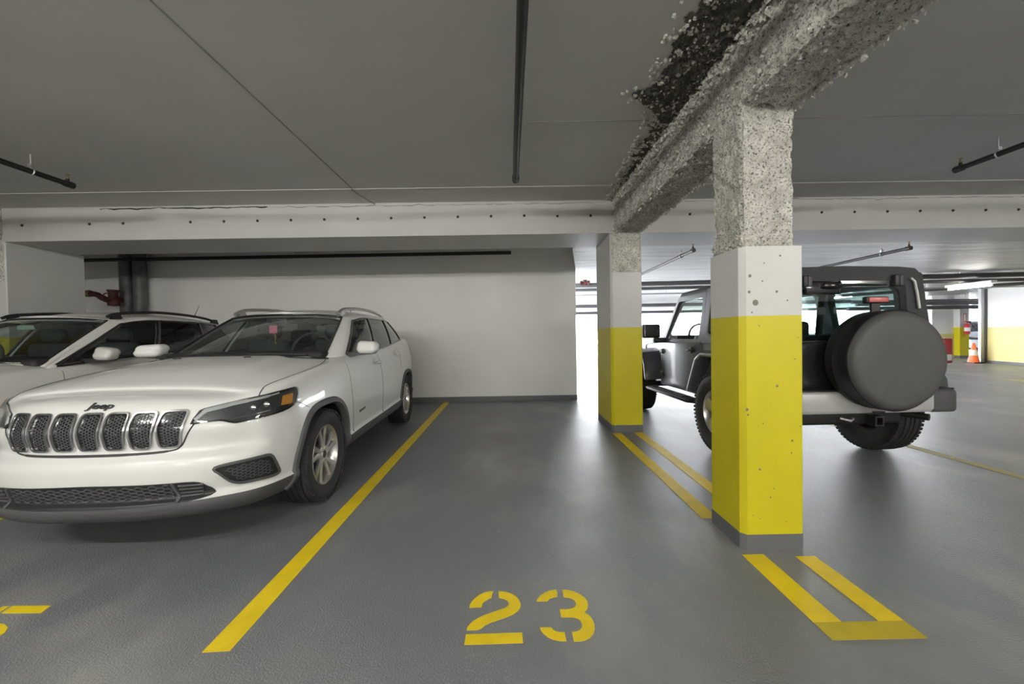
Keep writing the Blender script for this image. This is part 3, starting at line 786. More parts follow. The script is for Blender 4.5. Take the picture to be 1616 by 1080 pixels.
def grey_jeep():
    T = thing('offroad_suv', 'dark grey boxy off-roader with covered spare wheel behind the yellow columns', 'car', (2.99, 4.08, 0), rad(1.8))
    xs = lambda z: .765 - max(0, z - 1.12) * .155
    # tub with wheel notches
    tub = [(-.56, .56), (-.47, .56), (-.45, .74), (-.30, .93), (.26, .93), (.44, .66), (.47, .50), (1.66, .50), (1.66, 1.12), (-.56, 1.12)]
    b = MB().prism(tub, lambda p: (-.765, p[0], p[1]), lambda p: (.765, p[0], p[1])).build('tub', 'paint_grey', T); bevel_mesh(b, .025)
    MB().bounds((-.74, -.5, 1.118), (.74, 1.5, 1.128)).build('cabin_floor', 'interior', T)
    # inner wheel housings and chassis
    bevel_box('chassis', (-.46, -.62, .40), (.46, 2.75, .56), .03, 'steel_dark', T)
    for y in (0, 2.424): MB().tube([(-.72, y, .41), (.72, y, .41)], .045, 12).build('axle', 'steel_dark', T, 50)
    MB().lathe([(.001, -.15), (.09, -.13), (.13, -.05), (.13, .05), (.09, .13), (.001, .15)], 20, 'x', c=(.12, 0, .41)).build('differential', 'steel_dark', T, 50)
    # front clip
    hood = [(-.66, 1.64, 1.135), (.66, 1.64, 1.135), (.56, 2.72, 1.06), (-.56, 2.72, 1.06)]
    mb = MB(); mb.add(hood + [(x, y, .62) for x, y, z in hood], [(0, 1, 2, 3), (4, 7, 6, 5), (0, 4, 5, 1), (1, 5, 6, 2), (2, 6, 7, 3), (3, 7, 4, 0)])
    o = mb.build('hood', 'paint_grey', T); bevel_mesh(o, .05, 4)
    g = bevel_box('grille_panel', (-.57, 2.70, .66), (.57, 2.80, 1.05), .05, 'paint_grey', T)
    for k in range(7): bevel_box('grille_slot', ((k - 3) * .082 - .024, 2.795, .72), ((k - 3) * .082 + .024, 2.806, .98), .004, 'black_plastic', g)
    for s in (1, -1): MB().lathe([(.001, 2.815), (.07, 2.81), (.085, 2.80), (.085, 2.78)], 24, 'y', c=(s * .42, 0, .86)).build('headlight', 'white_lens', g, 50)
    bevel_box('front_bumper', (-.80, 2.86, .50), (.80, 3.02, .68), .03, 'black_plastic', T)
    # flares
    fr = [(1.80, .55), (1.86, .80), (1.98, .96), (2.20, 1.0), (2.85, .97), (2.98, .86), (2.99, .80)]
    fi = [(1.86, .55), (1.91, .77), (2.02, .91), (2.21, .945), (2.82, .92), (2.93, .83), (2.94, .79)]
    rr = [(-.60, .60), (-.58, .80), (-.46, .98), (-.30, 1.03), (.24, 1.03), (.36, .96), (.54, .62), (.55, .56)]
    ri = [(-.545, .60), (-.53, .78), (-.43, .93), (-.29, .975), (.22, .975), (.31, .92), (.485, .60), (.49, .56)]
    for s in (1, -1):
        for (a, c, nm) in ((fr, fi, 'front_fender'), (rr, ri, 'rear_flare')):
            n = len(a); mb = MB()
            x0 = s * (.56 if nm == 'front_fender' else .75); x1 = s * .925
            V = [(x0, p[0], p[1] + .01) for p in a] + [(x1, p[0], p[1] - .015) for p in a] + [(x1, p[0], p[1]) for p in c] + [(x0, p[0], p[1]) for p in c]
            F = []
            for i in range(n - 1):
                for k in range(4):
                    F.append((k * n + i, k * n + i + 1, ((k + 1) % 4) * n + i + 1, ((k + 1) % 4) * n + i))
            F += [tuple(k * n for k in range(4)), tuple(k * n + n - 1 for k in range(4))]
            mb.add(V, F); o = mb.build(nm, 'paint_grey', T); bevel_mesh(o, .012, 2, 50)
        # side step
        mb = MB().prism([(.78, .40), (.93, .42), (.94, .455), (.78, .47)], lambda p: (s * p[0], .55, p[1]), lambda p: (s * p[0], 1.78, p[1]))
        o = mb.build('side_step', 'black_plastic', T); bevel_mesh(o, .012)
        MB().bounds((s * .80, .70, .458), (s * .91, 1.62, .470)).build('step_tread', 'rubber', o)
        # door with frame, glass, hinges, handle
        side = lambda off: (lambda p: (s * (xs(p[1]) + off), p[0], p[1]))
        dp = round_poly([(.49, .62), (.62, .52), (1.50, .52), (1.53, .70), (1.53, 1.13), (.49, 1.13)], .05, 4)
        d = MB().prism(dp, side(-.01), side(.014)).build('door', 'paint_grey', T); bevel_mesh(d, .006)
        out = round_poly([(.50, 1.11), (1.55, 1.11), (1.545, 1.15), (1.24, 1.705), (.53, 1.705)], .04, 4)
        inn = round_poly([(.565, 1.155), (1.475, 1.155), (1.46, 1.175), (1.215, 1.645), (.585, 1.645)], .04, 4)
        frame_prism(out, inn, side(-.035), side(.006)).build('door_frame', 'paint_grey', d, 30)
        MB().prism(inn, side(-.02), side(-.014)).build('door_glass', 'glass_clear', d)
        for hz in (.66, .98): bevel_box('hinge', (s * .77, 1.50, hz - .035), (s * .80, 1.60, hz + .035), .01, 'black_plastic', d)
        bevel_box('hinge_arm', (s * .765, 1.46, .96), (s * .79, 1.54, 1.0), .008, 'paint_grey', d)
        MB().tube([(s * .79, .60, 1.02), (s * .815, .63, 1.025), (s * .815, .76, 1.025), (s * .79, .79, 1.02)], .014, 8).build('door_handle', 'black_plastic', d, 50)
        MB().lathe([(.001, s * .80), (.035, s * .798), (.04, s * .78)], 16, 'x', c=(0, .70, 1.025)).build('handle_bowl', 'black_plastic', d, 50)
        # mirror on its foot
        mr = bevel_box('mirror', (s * .86, 1.40, 1.17), (s * 1.10, 1.50, 1.36), .03, 'black_plastic', T, 4)
        bevel_box('mirror_foot', (s * .76, 1.42, 1.10), (s * .94, 1.50, 1.17), .02, 'black_plastic', mr)
        MB().bounds((s * 1.075, 1.395, 1.19), (s * 1.09, 1.402, 1.345)).build('mirror_edge', 'chrome', mr)
        # hardtop quarter with its window
        qo = round_poly([(-.56, 1.12), (.49, 1.12), (.51, 1.74), (-.53, 1.74)], .03, 4)
        qi = round_poly([(-.40, 1.21), (.36, 1.21), (.38, 1.64), (-.36, 1.64)], .07, 4)
        frame_prism(qo, qi, side(-.06), side(.012)).build('hardtop_side', 'paint_grey' if s < 0 else 'hardtop', T, 30)
        MB().prism(qi, side(.0), side(.006)).build('quarter_glass', 'glass_mid', T)
        frame_prism([(a + (.0 if True else 0), b) for a, b in round_poly([(-.425, 1.185), (.385, 1.185), (.405, 1.665), (-.385, 1.665)], .08, 4)], qi, side(.008), side(.02)).build('window_seal', 'black_plastic', T, 30)
        # wind-screen post
        # tail lamp
        tl = bevel_box('tail_light', (s * .745, -.66, .93), (s * .88, -.56, 1.15), .015, 'red_lens', T)
        bevel_box('reversing_lens', (s * .80, -.668, .955), (s * .86, -.65, 1.01), .005, 'white_lens', tl)
        bevel_box('lamp_guard', (s * .735, -.655, .925), (s * .775, -.555, 1.155), .006, 'black_plastic', tl)
        bevel_box('bumper_end', (s * .60, -.735, .515), (s * .84, -.42, .715), .035, 'cladding', T)
        MB().bounds((s * .50, -.50, .50), (s * .74, .40, .95)).build('wheel_housing', 'black_plastic', T)
    # belt line trim of the hardtop
    for s in (1, -1): MB().bounds((s * .75, -.56, 1.112), (s * .775, .49, 1.126)).build('belt_seal', 'black_plastic', T)
    # windscreen frame
    wo = [(-.735, 1.12), (.735, 1.12), (.655, 1.73), (-.655, 1.73)]; wi = [(-.665, 1.20), (.665, 1.20), (.595, 1.67), (-.595, 1.67)]
    wy = lambda z: 1.62 - (z - 1.12) * .68
    frame_prism(round_poly(wo, .04), round_poly(wi, .05), lambda p: (p[0], wy(p[1]) - .03, p[1]), lambda p: (p[0], wy(p[1]) + .03, p[1])).build('windshield_frame', 'paint_grey', T, 30)
    MB().prism(round_poly(wi, .05), lambda p: (p[0], wy(p[1]) - .004, p[1]), lambda p: (p[0], wy(p[1]) + .004, p[1])).build('windshield', 'glass_clear', T)
    # roof
    sec = [(-.695, 1.70), (-.682, 1.755), (-.645, 1.785), (-.5, 1.80), (0, 1.81), (.5, 1.80), (.645, 1.785), (.682, 1.755), (.695, 1.70), (.60, 1.73), (-.60, 1.73)]
    o = MB().prism(sec, lambda p: (p[0], -.555, p[1]), lambda p: (p[0] * .97, 1.23, p[1] - .02)).build('hardtop_roof', 'hardtop', T); bevel_mesh(o, .015, 3)
    # rear face of the hardtop, its glass, hinges and wiper
    ro = round_poly([(-.785, 1.12), (.785, 1.12), (.69, 1.745), (-.69, 1.745)], .03); rin = round_poly([(-.53, 1.20), (.53, 1.20), (.49, 1.64), (-.49, 1.64)], .08)
    frame_prism(ro, rin, lambda p: (p[0], -.57, p[1]), lambda p: (p[0], -.50, p[1])).build('hardtop_rear', 'hardtop', T, 30)
    rg = MB().prism(round_poly([(-.56, 1.15), (.56, 1.15), (.515, 1.67), (-.515, 1.67)], .07), lambda p: (p[0], -.586, p[1]), lambda p: (p[0], -.578, p[1])).build('rear_glass', 'glass_mid', T)
    frame_prism(round_poly([(-.56, 1.15), (.56, 1.15), (.515, 1.67), (-.515, 1.67)], .07), round_poly([(-.50, 1.19), (.50, 1.19), (.455, 1.62), (-.455, 1.62)], .08), lambda p: (p[0], -.5865, p[1]), lambda p: (p[0], -.5775, p[1])).build('glass_frit', 'gloss_black', rg)
    for x in (-.40, .43):
        h = bevel_box('glass_hinge', (x - .035, -.62, 1.62), (x + .035, -.57, 1.72), .01, 'black_plastic', T)
        bevel_box('hinge_plate', (x + .0, -.627, 1.625), (x + .034, -.615, 1.71), .004, 'cladding', h)
    w = bevel_box('wiper_motor', (-.26, -.635, 1.60), (-.12, -.58, 1.655), .02, 'gloss_black', T)
    bevel_box('motor_cover', (-.40, -.60, 1.55), (-.08, -.584, 1.67), .02, 'gloss_black', w)
    MB().tube([(-.14, -.63, 1.632), (.10, -.625, 1.636), (.32, -.61, 1.63)], [.011, .008, .006], 8).build('wiper_arm', 'black_plastic', w, 50)
    for s in (1, -1):
        MB().tube([(s * .565, -.59, 1.69), (s * .60, -.59, 1.66), (s * .625, -.59, 1.55), (s * .645, -.59, 1.42)], .011, 8).build('corner_trim', 'silver_paint', T, 50)
    # tailgate and its hinges
    tg = bevel_box('tailgate', (-.60, -.60, .70), (.60, -.555, 1.135), .03, 'paint_dark', T)  # shade on the tailgate is put into its darker paint colour
    bevel_box('gate_latch', (-.58, -.63, .86), (-.52, -.59, 1.0), .01, 'black_plastic', tg)
    # bumper
    mb = MB().prism([(-.735, .555), (-.715, .52), (-.56, .52), (-.56, .71), (-.715, .71), (-.735, .695)], lambda p: (-.60, p[0], p[1]), lambda p: (.62, p[0], p[1]))
    bp = mb.build('rear_bumper', 'silver_paint', T); bevel_mesh(bp, .008)
    bevel_box('tow_notch', (.08, -.74, .525), (.18, -.72, .54), .003, 'black_plastic', bp)
    bevel_box('bumper_step', (-.62, -.70, .705), (.84, -.40, .722), .005, 'black_plastic', bp)
    fp = frame_prism([(.13, .40), (.21, .40), (.21, .49), (.13, .49)], [(.145, .415), (.195, .415), (.195, .475), (.145, .475)], lambda p: (p[0], -.70, p[1]), lambda p: (p[0], -.45, p[1]))
    fp.build('hitch_receiver', 'steel_dark', T)
    MB().tube([(-.15, -.66, .47), (-.09, -.70, .455), (-.05, -.68, .47)], .012, 8).build('tow_hook', 'zinc', T, 50)
    bevel_box('muffler', (-.55, -.52, .37), (.0, -.28, .50), .05, 'steel_dark', T)
    MB().tube([(.30, -.2, .50), (.55, -.45, .47), (.66, -.66, .46)], [.03, .03, .03], 12).build('tail_pipe', 'steel_dark', T, 50)
    for s in (1, -1):
        MB().tube([(s * .50, -.10, .34), (s * .50, -.12, .78)], .03, 12).build('shock_absorber', 'steel_dark', T, 50)
    # spare wheel under a cover
    sc = MB(); R0 = .405
    prof = [(.001, -.975), (.20, -.985), (.34, -.985), (.375, -.975), (.395, -.95), (.402, -.93)]
    n = 72; V = []; F = []
    for i, (r, h) in enumerate(prof):
        for k in range(n):
            a = 2 * math.pi * k / n
            wr = .006 * math.sin(a * 9 + 2) * max(0, -math.cos(a)) * (r / .4)**2 if 0 < i < 4 else 0
            V.append((r * math.sin(a), h + wr, r * math.cos(a)))
    for i in range(len(prof) - 1):
        for k in range(n): F.append((i * n + k, i * n + (k + 1) % n, (i + 1) * n + (k + 1) % n, (i + 1) * n + k))
    sw = part_empty('spare_wheel', T, (.075, 0, .985))
    sc.add(V, F); sc.build('cover_face', 'vinyl_cover', sw, 60)
    MB().lathe([(.402, -.932), (.408, -.925), (.405, -.915), (.41, -.86), (.407, -.80), (.412, -.795), (.412, -.785), (.407, -.78), (.405, -.72), (.39, -.69), (.36, -.68), (.1, -.68)], 72, 'y').build('cover_band', 'vinyl_edge', sw, 50)
    MB().tube([(.4045 * math.sin(2 * math.pi * k / 60), -.93, .4045 * math.cos(2 * math.pi * k / 60)) for k in range(61)], .005, 6, cap=False).build('cover_piping', 'black_plastic', sw, 60)
    MB().bounds((-.12, -.70, -.14), (.12, -.58, .14)).build('carrier', 'steel_dark', sw)
    bl = bevel_box('brake_light', (-.08, -.84, 1.455), (.11, -.79, 1.51), .01, 'black_plastic', T)
    bevel_box('brake_lens', (-.065, -.85, 1.462), (.10, -.835, 1.503), .005, 'brake_lens', bl)
    MB().bounds((-.02, -.82, 1.30), (.05, -.80, 1.46)).build('brake_light_stalk', 'black_plastic', bl)
    for y in (0, 2.424):
        for s in (1, -1): make_wheel(T, (s * .785, y, .408), s, .408, .255, .232, 'five', 'alloy')
    # seats and roll bar seen through the glass
    seats(T, (-.36, .36), (.62,), 1.0, 1.52)
    for s in (1, -1): MB().tube(catmull([(s * .58, .45, 1.1), (s * .57, .40, 1.55), (s * .52, .38, 1.66), (0, .38, 1.68)], 4), .035, 10).build('roll_bar', 'black_plastic', T, 50)
    sw2 = MB(); sw2.tube([(-.36 + .19 * math.cos(a), 1.22 + .19 * math.sin(a) * .35, 1.17 + .19 * math.sin(a) * .93) for a in [2 * math.pi * k / 28 for k in range(29)]], .015, 8, cap=False); sw2.build('steering_wheel', 'interior', T, 60)
    bevel_box('dashboard', (-.68, 1.28, 1.05), (.68, 1.55, 1.20), .03, 'interior', T)
    return T
mat('brake_lens', (.55, .12, .12), .25, coat=.6)

# ------------------------------------------------------------------ plain passenger bodies (the SUV at the left, the car far off)
def plain_suv(name, label, loc, rz, paint, dark_low='cladding', rails=True, wheels='ten', glass='glass_tint', detail=True):
    T = thing(name, label, 'car', loc, rz)
    ctrl = [(0, -2.20, .25, .90), (.35, -2.17, .25, .895), (.62, -2.06, .25, .89), (.79, -1.88, .25, .91), (.88, -1.65, .25, .95), (.915, -1.35, .25, .985), (.925, -1.0, .26, 1.0),
            (.925, -.6, .26, 1.03), (.92, .1, .26, 1.075), (.925, .85, .26, 1.13), (.92, 1.4, .27, 1.18), (.885, 1.8, .29, 1.21), (.79, 2.1, .31, 1.21), (.45, 2.26, .33, 1.20), (0, 2.29, .34, 1.20)]
    IF = [(0, .06), (.10, .0), (.155, .01), (.3, .0), (.5, .01), (.7, .03), (.85, .07), (.95, .13), (1.0, .19)]
    IS = [(0, .07), (.08, .02), (.155, .0), (.18, .012), (.3, .01), (.5, 0), (.72, .0), (.82, .02), (.9, .045), (.96, .075), (1, .11)]
    IR = [(0, .08), (.155, .0), (.45, .0), (.7, .04), (1, .1)]
    B = lower_body('body', ctrl, IF, IS, IR, [(-2.4, .0), (-2.06, .03), (-1.8, .07), (-1.4, .09), (-1.0, .085), (-.75, .03), (0, 0), (2.3, 0)], [paint, dark_low, 'black_plastic'], T, n=150, nv=30, nc=30)
    cut(B, [arch_cutter(cy, .35, [(.41 * math.cos(a), .41 * math.sin(a)) for a in [math.pi * (-.2 + 1.4 * k / 14) for k in range(15)]], s * .55, s * 1.2) for cy in (-1.35, 1.35) for s in (1, -1)])
    S = Surf(split_by_material(B, ['body_shell', 'lower_cladding', 'wheel_well'], T))
    belt = [(0, -1.06, 1.055), (.40, -1.0, 1.05), (.70, -.84, 1.025), (.82, -.86, 1.005), (.84, -.30, 1.045), (.84, .18, 1.07), (.825, .95, 1.12), (.76, 1.62, 1.18), (.66, 1.98, 1.20), (.35, 2.13, 1.185), (0, 2.17, 1.185)]
    roof = [(0, -.20, 1.505), (.33, -.16, 1.50), (.575, -.06, 1.48), (.645, .05, 1.475), (.665, .16, 1.50), (.67, .42, 1.52), (.66, 1.05, 1.51), (.60, 1.40, 1.485), (.52, 1.70, 1.46), (.28, 1.78, 1.48), (0, 1.81, 1.49)]
    win = [('windshield', 'glass_wind', 0.0, 1.95, .05, .97, (0,), .010), ('rear_glass', 'glass_tint', 8.1, 10.0, .1, .9, (0,), .012),
           ('door_glass', glass, 3.0, 4.985, .05, .9, (1, -1), .016), ('door_glass', 'glass_tint', 5.015, 5.985, .05, .9, (1, -1), .016), ('quarter_glass', 'glass_tint', 6.015, 6.97, .05, .9, (1, -1), .016)]
    cabin(T, belt, roof, .02, win, [(-.3, .0), (.0, .05), (.6, .075), (1.3, .06), (1.8, 0)], paint, 'roof_shell')
    for cy in (-1.35, 1.35):
        for s in (1, -1): make_wheel(T, (s * .80, cy, .35), s, .35, .225, .225, wheels, lugs=detail)
    GM = lambda sg, P: [(sg * a, b) for a, b in P]
    for ax, sg in (('R', 1), ('L', -1)):
        mr = bevel_box('mirror', (0, 0, 0), (.21, .15, .125), .05, paint, T, 5)
        for v in mr.data.vertices:
            x, y, z = v.co; v.co = (sg * (.915 + x), -.62 + y - .25 * x + (.02 if z > .06 else 0), 1.06 + z * (1.05 - .9 * max(0, x - .05)))
        MB().prism([(.80, 1.03), (.93, 1.045), (1.08, 1.055), (1.07, 1.07), (.80, 1.08)], lambda p: (sg * p[0], -.60, p[1]), lambda p: (sg * p[0], -.52, p[1])).build('mirror_foot', 'black_plastic', mr)
        for ln in ([(-.80, .98), (-.86, .8), (-.80, .40)], [(.16, 1.05), (.16, .40)], [(1.0, 1.10), (1.02, .95), (.98, .82)]):
            S.strip(ln, .005, ax, False, .0015, .006, .04).build('door_seam', 'seam', T)
        for (hy, hz) in ((.05, .93), (.86, .97)):
            b0 = S.hit(hy, hz, ax); MB().tube([Vector(p) * .8 + b0 for p in [(sg * .02, -.1, 0), (sg * .045, -.05, 0), (sg * .045, .05, 0), (sg * .02, .1, 0)]], .014, 8).build('door_handle', paint, T, 50)
        if rails:
            path = [(sg * .56, -.08, 1.51), (sg * .56, .05, 1.55), (sg * .56, .5, 1.588), (sg * .55, 1.0, 1.58), (sg * .53, 1.4, 1.545), (sg * .52, 1.58, 1.50)]
            rl = MB().tube(catmull(path, 5), .017, 8).build('roof_rail', 'black_plastic', T, 60)
            for (a, b) in ((-.06, .06), (1.42, 1.55)):
                MB().prism([(a, 1.47), (b + .04, 1.47), (b, 1.54), (a + .05, 1.54)], lambda p: (sg * .545, p[0], p[1]), lambda p: (sg * .572, p[0], p[1])).build('rail_foot', 'black_plastic', rl)
    S.panel([(-.66, -.86), (0, -.98), (.66, -.86), (.80, -.6), (.79, 1.5), (.6, 1.95), (-.6, 1.95), (-.79, 1.5), (-.80, -.6)], 'T', .005, .01, .12).build('cabin_floor', 'interior', T)
    bevel_box('dashboard', (-.70, -.88, 1.0), (.70, -.5, 1.09), .04, 'interior', T)
    seats(T, (-.38, .38), (.22,), .98, 1.40, 'seat_light'); seats(T, (-.45, .45), (1.05,), 1.0, 1.36, w=.42)
    MB().tube([(-.37 + .185 * math.cos(a), -.40 + .185 * math.sin(a) * .35, 1.08 + .185 * math.sin(a) * .93) for a in [2 * math.pi * k / 28 for k in range(29)]], .014, 8, cap=False).build('steering_wheel', 'interior_grey', T, 60)
    bevel_box('rear_view_mirror', (-.11, -.32, 1.385), (.11, -.29, 1.445), .012, 'black_plastic', T)
    gp = round_poly([(-.48, .80), (.48, .80), (.40, .55), (-.40, .55)], .04)
    g = S.panel(gp, 'F', .004, .012, .04).build('grille', 'gloss_black', T, 50); S.strip(gp, .018, 'F', True, .012, .014, .02).build('grille_frame', 'chrome', g, 50)
    for k in range(4): S.strip([(-.43 + .015 * k, .76 - k * .055), (.43 - .015 * k, .76 - k * .055)], .014, 'F', False, .012, .012, .04).build('grille_bar', 'satin_chrome', g, 50)
    for sg in (1, -1):
        h = S.panel(GM(sg, round_poly([(.50, .70), (.52, .80), (.80, .87), (.86, .86), (.84, .76), (.70, .70)], .02)), 'F', .004, .012, .02).build('headlight', 'lamp_grey', T, 50)
        S.strip(GM(sg, [(.54, .79), (.80, .85)]), .014, 'F', False, .008, .008, .02).build('light_bar', 'lamp_bar', h, 50)
        S.panel(GM(sg, round_poly([(.55, .95), (.82, .98), (.86, 1.10), (.60, 1.12)], .02)), 'B', .004, .01, .03).build('tail_light', 'red_lens', T, 50)
    S.panel(round_poly([(-.55, .44), (.55, .44), (.48, .33), (-.48, .33)], .03), 'F', .004, .012, .04).build('lower_grille', 'black_plastic', T, 50)
    MB().tube([(.42, 1.30, 1.56), (.42, 1.42, 1.75)], [.005, .003], 6).build('antenna', 'black_plastic', T)
    return T

white_jeep()
grey_jeep()
W2 = plain_suv('white_crossover', 'white crossover with black roof rails beyond the seven-slot SUV', (-4.93, 4.42, 0), rad(.6), 'paint_white2', glass='glass_mid')
MB().prism(round_poly([(-.09, 1.375), (.09, 1.375), (.075, 1.42), (-.075, 1.42)], .01), lambda p: (p[0], -.345, p[1]), lambda p: (p[0], -.335, p[1])).build('toll_tag', 'sticker', W2)
# ------------------------------------------------------------------ surfaces of the garage
def nodes(name):
    m = bpy.data.materials.new(name); m.use_nodes = True; MATS[name] = m
    nt = m.node_tree; b = nt.nodes['Principled BSDF']
    return m, nt, b
def N(nt, t, **kw):
    n = nt.nodes.new(t)
    for k, v in kw.items():
        if k in n.inputs: n.inputs[k].default_value = v
        else: setattr(n, k, v)
    return n
def ramp(nt, src, stops):
    r = nt.nodes.new('ShaderNodeValToRGB'); e = r.color_ramp.elements
    while len(e) < len(stops): e.new(.5)
    for k, (p, c) in enumerate(stops): e[k].position = p; e[k].color = (*c, 1) if len(c) == 3 else c
    nt.links.new(src, r.inputs['Fac']); return r.outputs['Color']
def mixc(nt, f, a, b, mode='MIX'):
    x = nt.nodes.new('ShaderNodeMix'); x.data_type = 'RGBA'; x.blend_type = mode
    for s, v in ((x.inputs[0], f), (x.inputs[6], a), (x.inputs[7], b)):
        if isinstance(v, (int, float)): s.default_value = v
        elif isinstance(v, tuple): s.default_value = (*v, 1)
        else: nt.links.new(v, s)
    return x.outputs[2]
def coords(nt, scale=(1, 1, 1), rot=(0, 0, 0)):
    tc = nt.nodes.new('ShaderNodeTexCoord'); mp = nt.nodes.new('ShaderNodeMapping')
    mp.inputs['Scale'].default_value = scale; mp.inputs['Rotation'].default_value = rot
    nt.links.new(tc.outputs['Object'], mp.inputs['Vector']); return mp.outputs['Vector']
def bump(nt, b, src, strength, dist, normal=None):
    bp = nt.nodes.new('ShaderNodeBump'); bp.inputs['Strength'].default_value = strength; bp.inputs['Distance'].default_value = dist
    nt.links.new(src, bp.inputs['Height'])
    if normal is not None: nt.links.new(normal, bp.inputs['Normal'])
    nt.links.new(bp.outputs['Normal'], b.inputs['Normal']); return bp.outputs['Normal']
def tex(nt, vec, scale, detail=5, rough=.5, kind='ShaderNodeTexNoise', **kw):
    n = N(nt, kind, Scale=scale, **kw)
    if 'Detail' in n.inputs: n.inputs['Detail'].default_value = detail
    if 'Roughness' in n.inputs: n.inputs['Roughness'].default_value = rough
    nt.links.new(vec, n.inputs['Vector']); return n

# coated floor: grey, fine orange-peel relief, dusty scuffs
m, nt, b = nodes('floor_coating')
v = coords(nt)
base = ramp(nt, tex(nt, v, .7, 6, .6).outputs['Fac'], [(.3, (.160, .170, .180)), (.7, (.190, .200, .211))])
v2 = coords(nt, (1.0, .5, 1), (0, 0, .35))
dust = ramp(nt, tex(nt, v2, 1.5, 5, .55).outputs['Fac'], [(.44, (0, 0, 0)), (.72, (1, 1, 1))])
fl = ramp(nt, tex(nt, v, .45, 3, .5).outputs['Fac'], [(.42, (0, 0, 0)), (.60, (1, 1, 1))])
mk = mixc(nt, 1.0, dust, fl, 'MULTIPLY')
dk = N(nt, 'ShaderNodeMath', operation='MULTIPLY'); nt.links.new(mk, dk.inputs[0]); dk.inputs[1].default_value = .8
c1 = mixc(nt, dk.outputs[0], base, (.40, .395, .37))
vs = coords(nt, (1, .55, 1), (0, 0, .5))
spk = ramp(nt, tex(nt, vs, 17, 1, .4).outputs['Fac'], [(.795, (0, 0, 0)), (.83, (1, 1, 1))])
sm = mixc(nt, 1.0, spk, fl, 'MULTIPLY')
c2 = mixc(nt, sm, c1, (.55, .55, .54)); nt.links.new(c2, b.inputs['Base Color'])
b.inputs['Roughness'].default_value = .35
n1 = tex(nt, v, 120, 2.5, .6); n2 = tex(nt, v, 1.6, 3, .5)
b.inputs['Specular IOR Level'].default_value = .48
nb = bump(nt, b, n1.outputs['Fac'], .85, .006); bump(nt, b, n2.outputs['Fac'], .10, .03, nb)

def painted(name, col, var=.06, rough=.5, bs=.15, scale=1.5, grain=60):
    m, nt, b = nodes(name); v = coords(nt)
    c = ramp(nt, tex(nt, v, scale, 7, .6).outputs['Fac'], [(.3, tuple(x * (1 - var) for x in col)), (.7, tuple(min(1, x * (1 + var)) for x in col))])
    nt.links.new(c, b.inputs['Base Color']); b.inputs['Roughness'].default_value = rough
    bump(nt, b, tex(nt, v, grain, 4, .6).outputs['Fac'], bs, .004)
painted('ceiling_paint', (.58, .575, .555), .05, .55, .12, 1.2, 90)
painted('wall_white', (.82, .815, .80), .03, .5, .12, 1.0, 70)
painted('beam_white', (.56, .555, .535), .05, .5, .15, 2.0, 60)
painted('column_white', (.62, .62, .60), .04, .45, .12, 3.0, 50)
painted('column_yellow', (.62, .545, .010), .05, .4, .12, 3.0, 50)
painted('wall_yellow', (.70, .62, .26), .04, .5, .1, 2.0, 50)
painted('line_worn', (.50, .40, .02), .12, .55, .3, 6.0, 140)
painted('line_yellow', (.82, .61, .012), .10, .45, .25, 5.0, 140)
painted('line_faded', (.46, .40, .16), .15, .5, .25, 5.0, 140)
painted('base_grey', (.13, .137, .145), .08, .4, .15, 4.0, 60)
painted('pillar_white', (.60, .60, .585), .04, .5, .12, 2.0, 60)

# far slab soffit: board-marked streaks
m, nt, b = nodes('far_ceiling_paint')
v = coords(nt, (.35, 3.2, 1), (0, 0, .16))
w = tex(nt, v, 1.6, 8, .6)
c = ramp(nt, w.outputs['Fac'], [(.3, (.50, .50, .50)), (.7, (.72, .72, .71))]); nt.links.new(c, b.inputs['Base Color']); b.inputs['Roughness'].default_value = .42
bump(nt, b, w.outputs['Fac'], .55, .05)

# bare chipped concrete
def concrete(name, lo, hi, dark, d0=.30, d1=.42):
    m, nt, b = nodes(name); v = coords(nt)
    c = ramp(nt, tex(nt, v, 9, 8, .7).outputs['Fac'], [(.32, lo), (.66, hi)])
    vo = tex(nt, v, 75, 2, .5, 'ShaderNodeTexVoronoi')
    agg = ramp(nt, vo.outputs['Color'], [(.2, (.72, .72, .72)), (.9, (1.12, 1.1, 1.05))])
    c = mixc(nt, 1.0, c, agg, 'MULTIPLY')
    pit = ramp(nt, tex(nt, v, 85, 4, .6).outputs['Fac'], [(d0, (0, 0, 0)), (d1, (1, 1, 1))])
    c = mixc(nt, pit, dark, c); nt.links.new(c, b.inputs['Base Color']); b.inputs['Roughness'].default_value = .85
    n1 = tex(nt, v, 60, 6, .7); nb = bump(nt, b, n1.outputs['Fac'], .8, .02); bump(nt, b, vo.outputs['Distance'], .35, .01, nb)
concrete('rough_concrete', (.46, .452, .425), (.82, .81, .77), (.12, .115, .10), .36, .46)
concrete('stained_concrete', (.045, .042, .036), (.22, .21, .185), (.02, .019, .017), .36, .50)
concrete('chip_concrete', (.50, .49, .46), (.85, .84, .80), (.2, .2, .19))
mat('seam_grey', (.26, .26, .25), .7)
mat('crack_dark', (.02, .019, .017), .9)
mat('scuff', (.22, .21, .17), .8)
mat('hole_dark', (.045, .043, .04), .8)

# ------------------------------------------------------------------ the garage shell
CZ = 2.90     # slab over the stalls
FZ = 2.485    # lower slab beyond the cross beam
def slab(name, a, b_, m, label=None): return struct(MB().bounds(a, b_).build(name, m), label)
slab('floor', (-12, -8, -.3), (27, 46, 0), 'floor_coating', 'grey coated garage floor')
slab('ceiling', (-12, -8, CZ), (27, 4.46, CZ + .3), 'ceiling_paint', 'grey slab above the stalls')
slab('trim_1', (-12, 4.46, CZ - .006), (27, 4.94, CZ + .3), 'ceiling_paint', 'shallow drop of the ceiling slab before the cross beam')
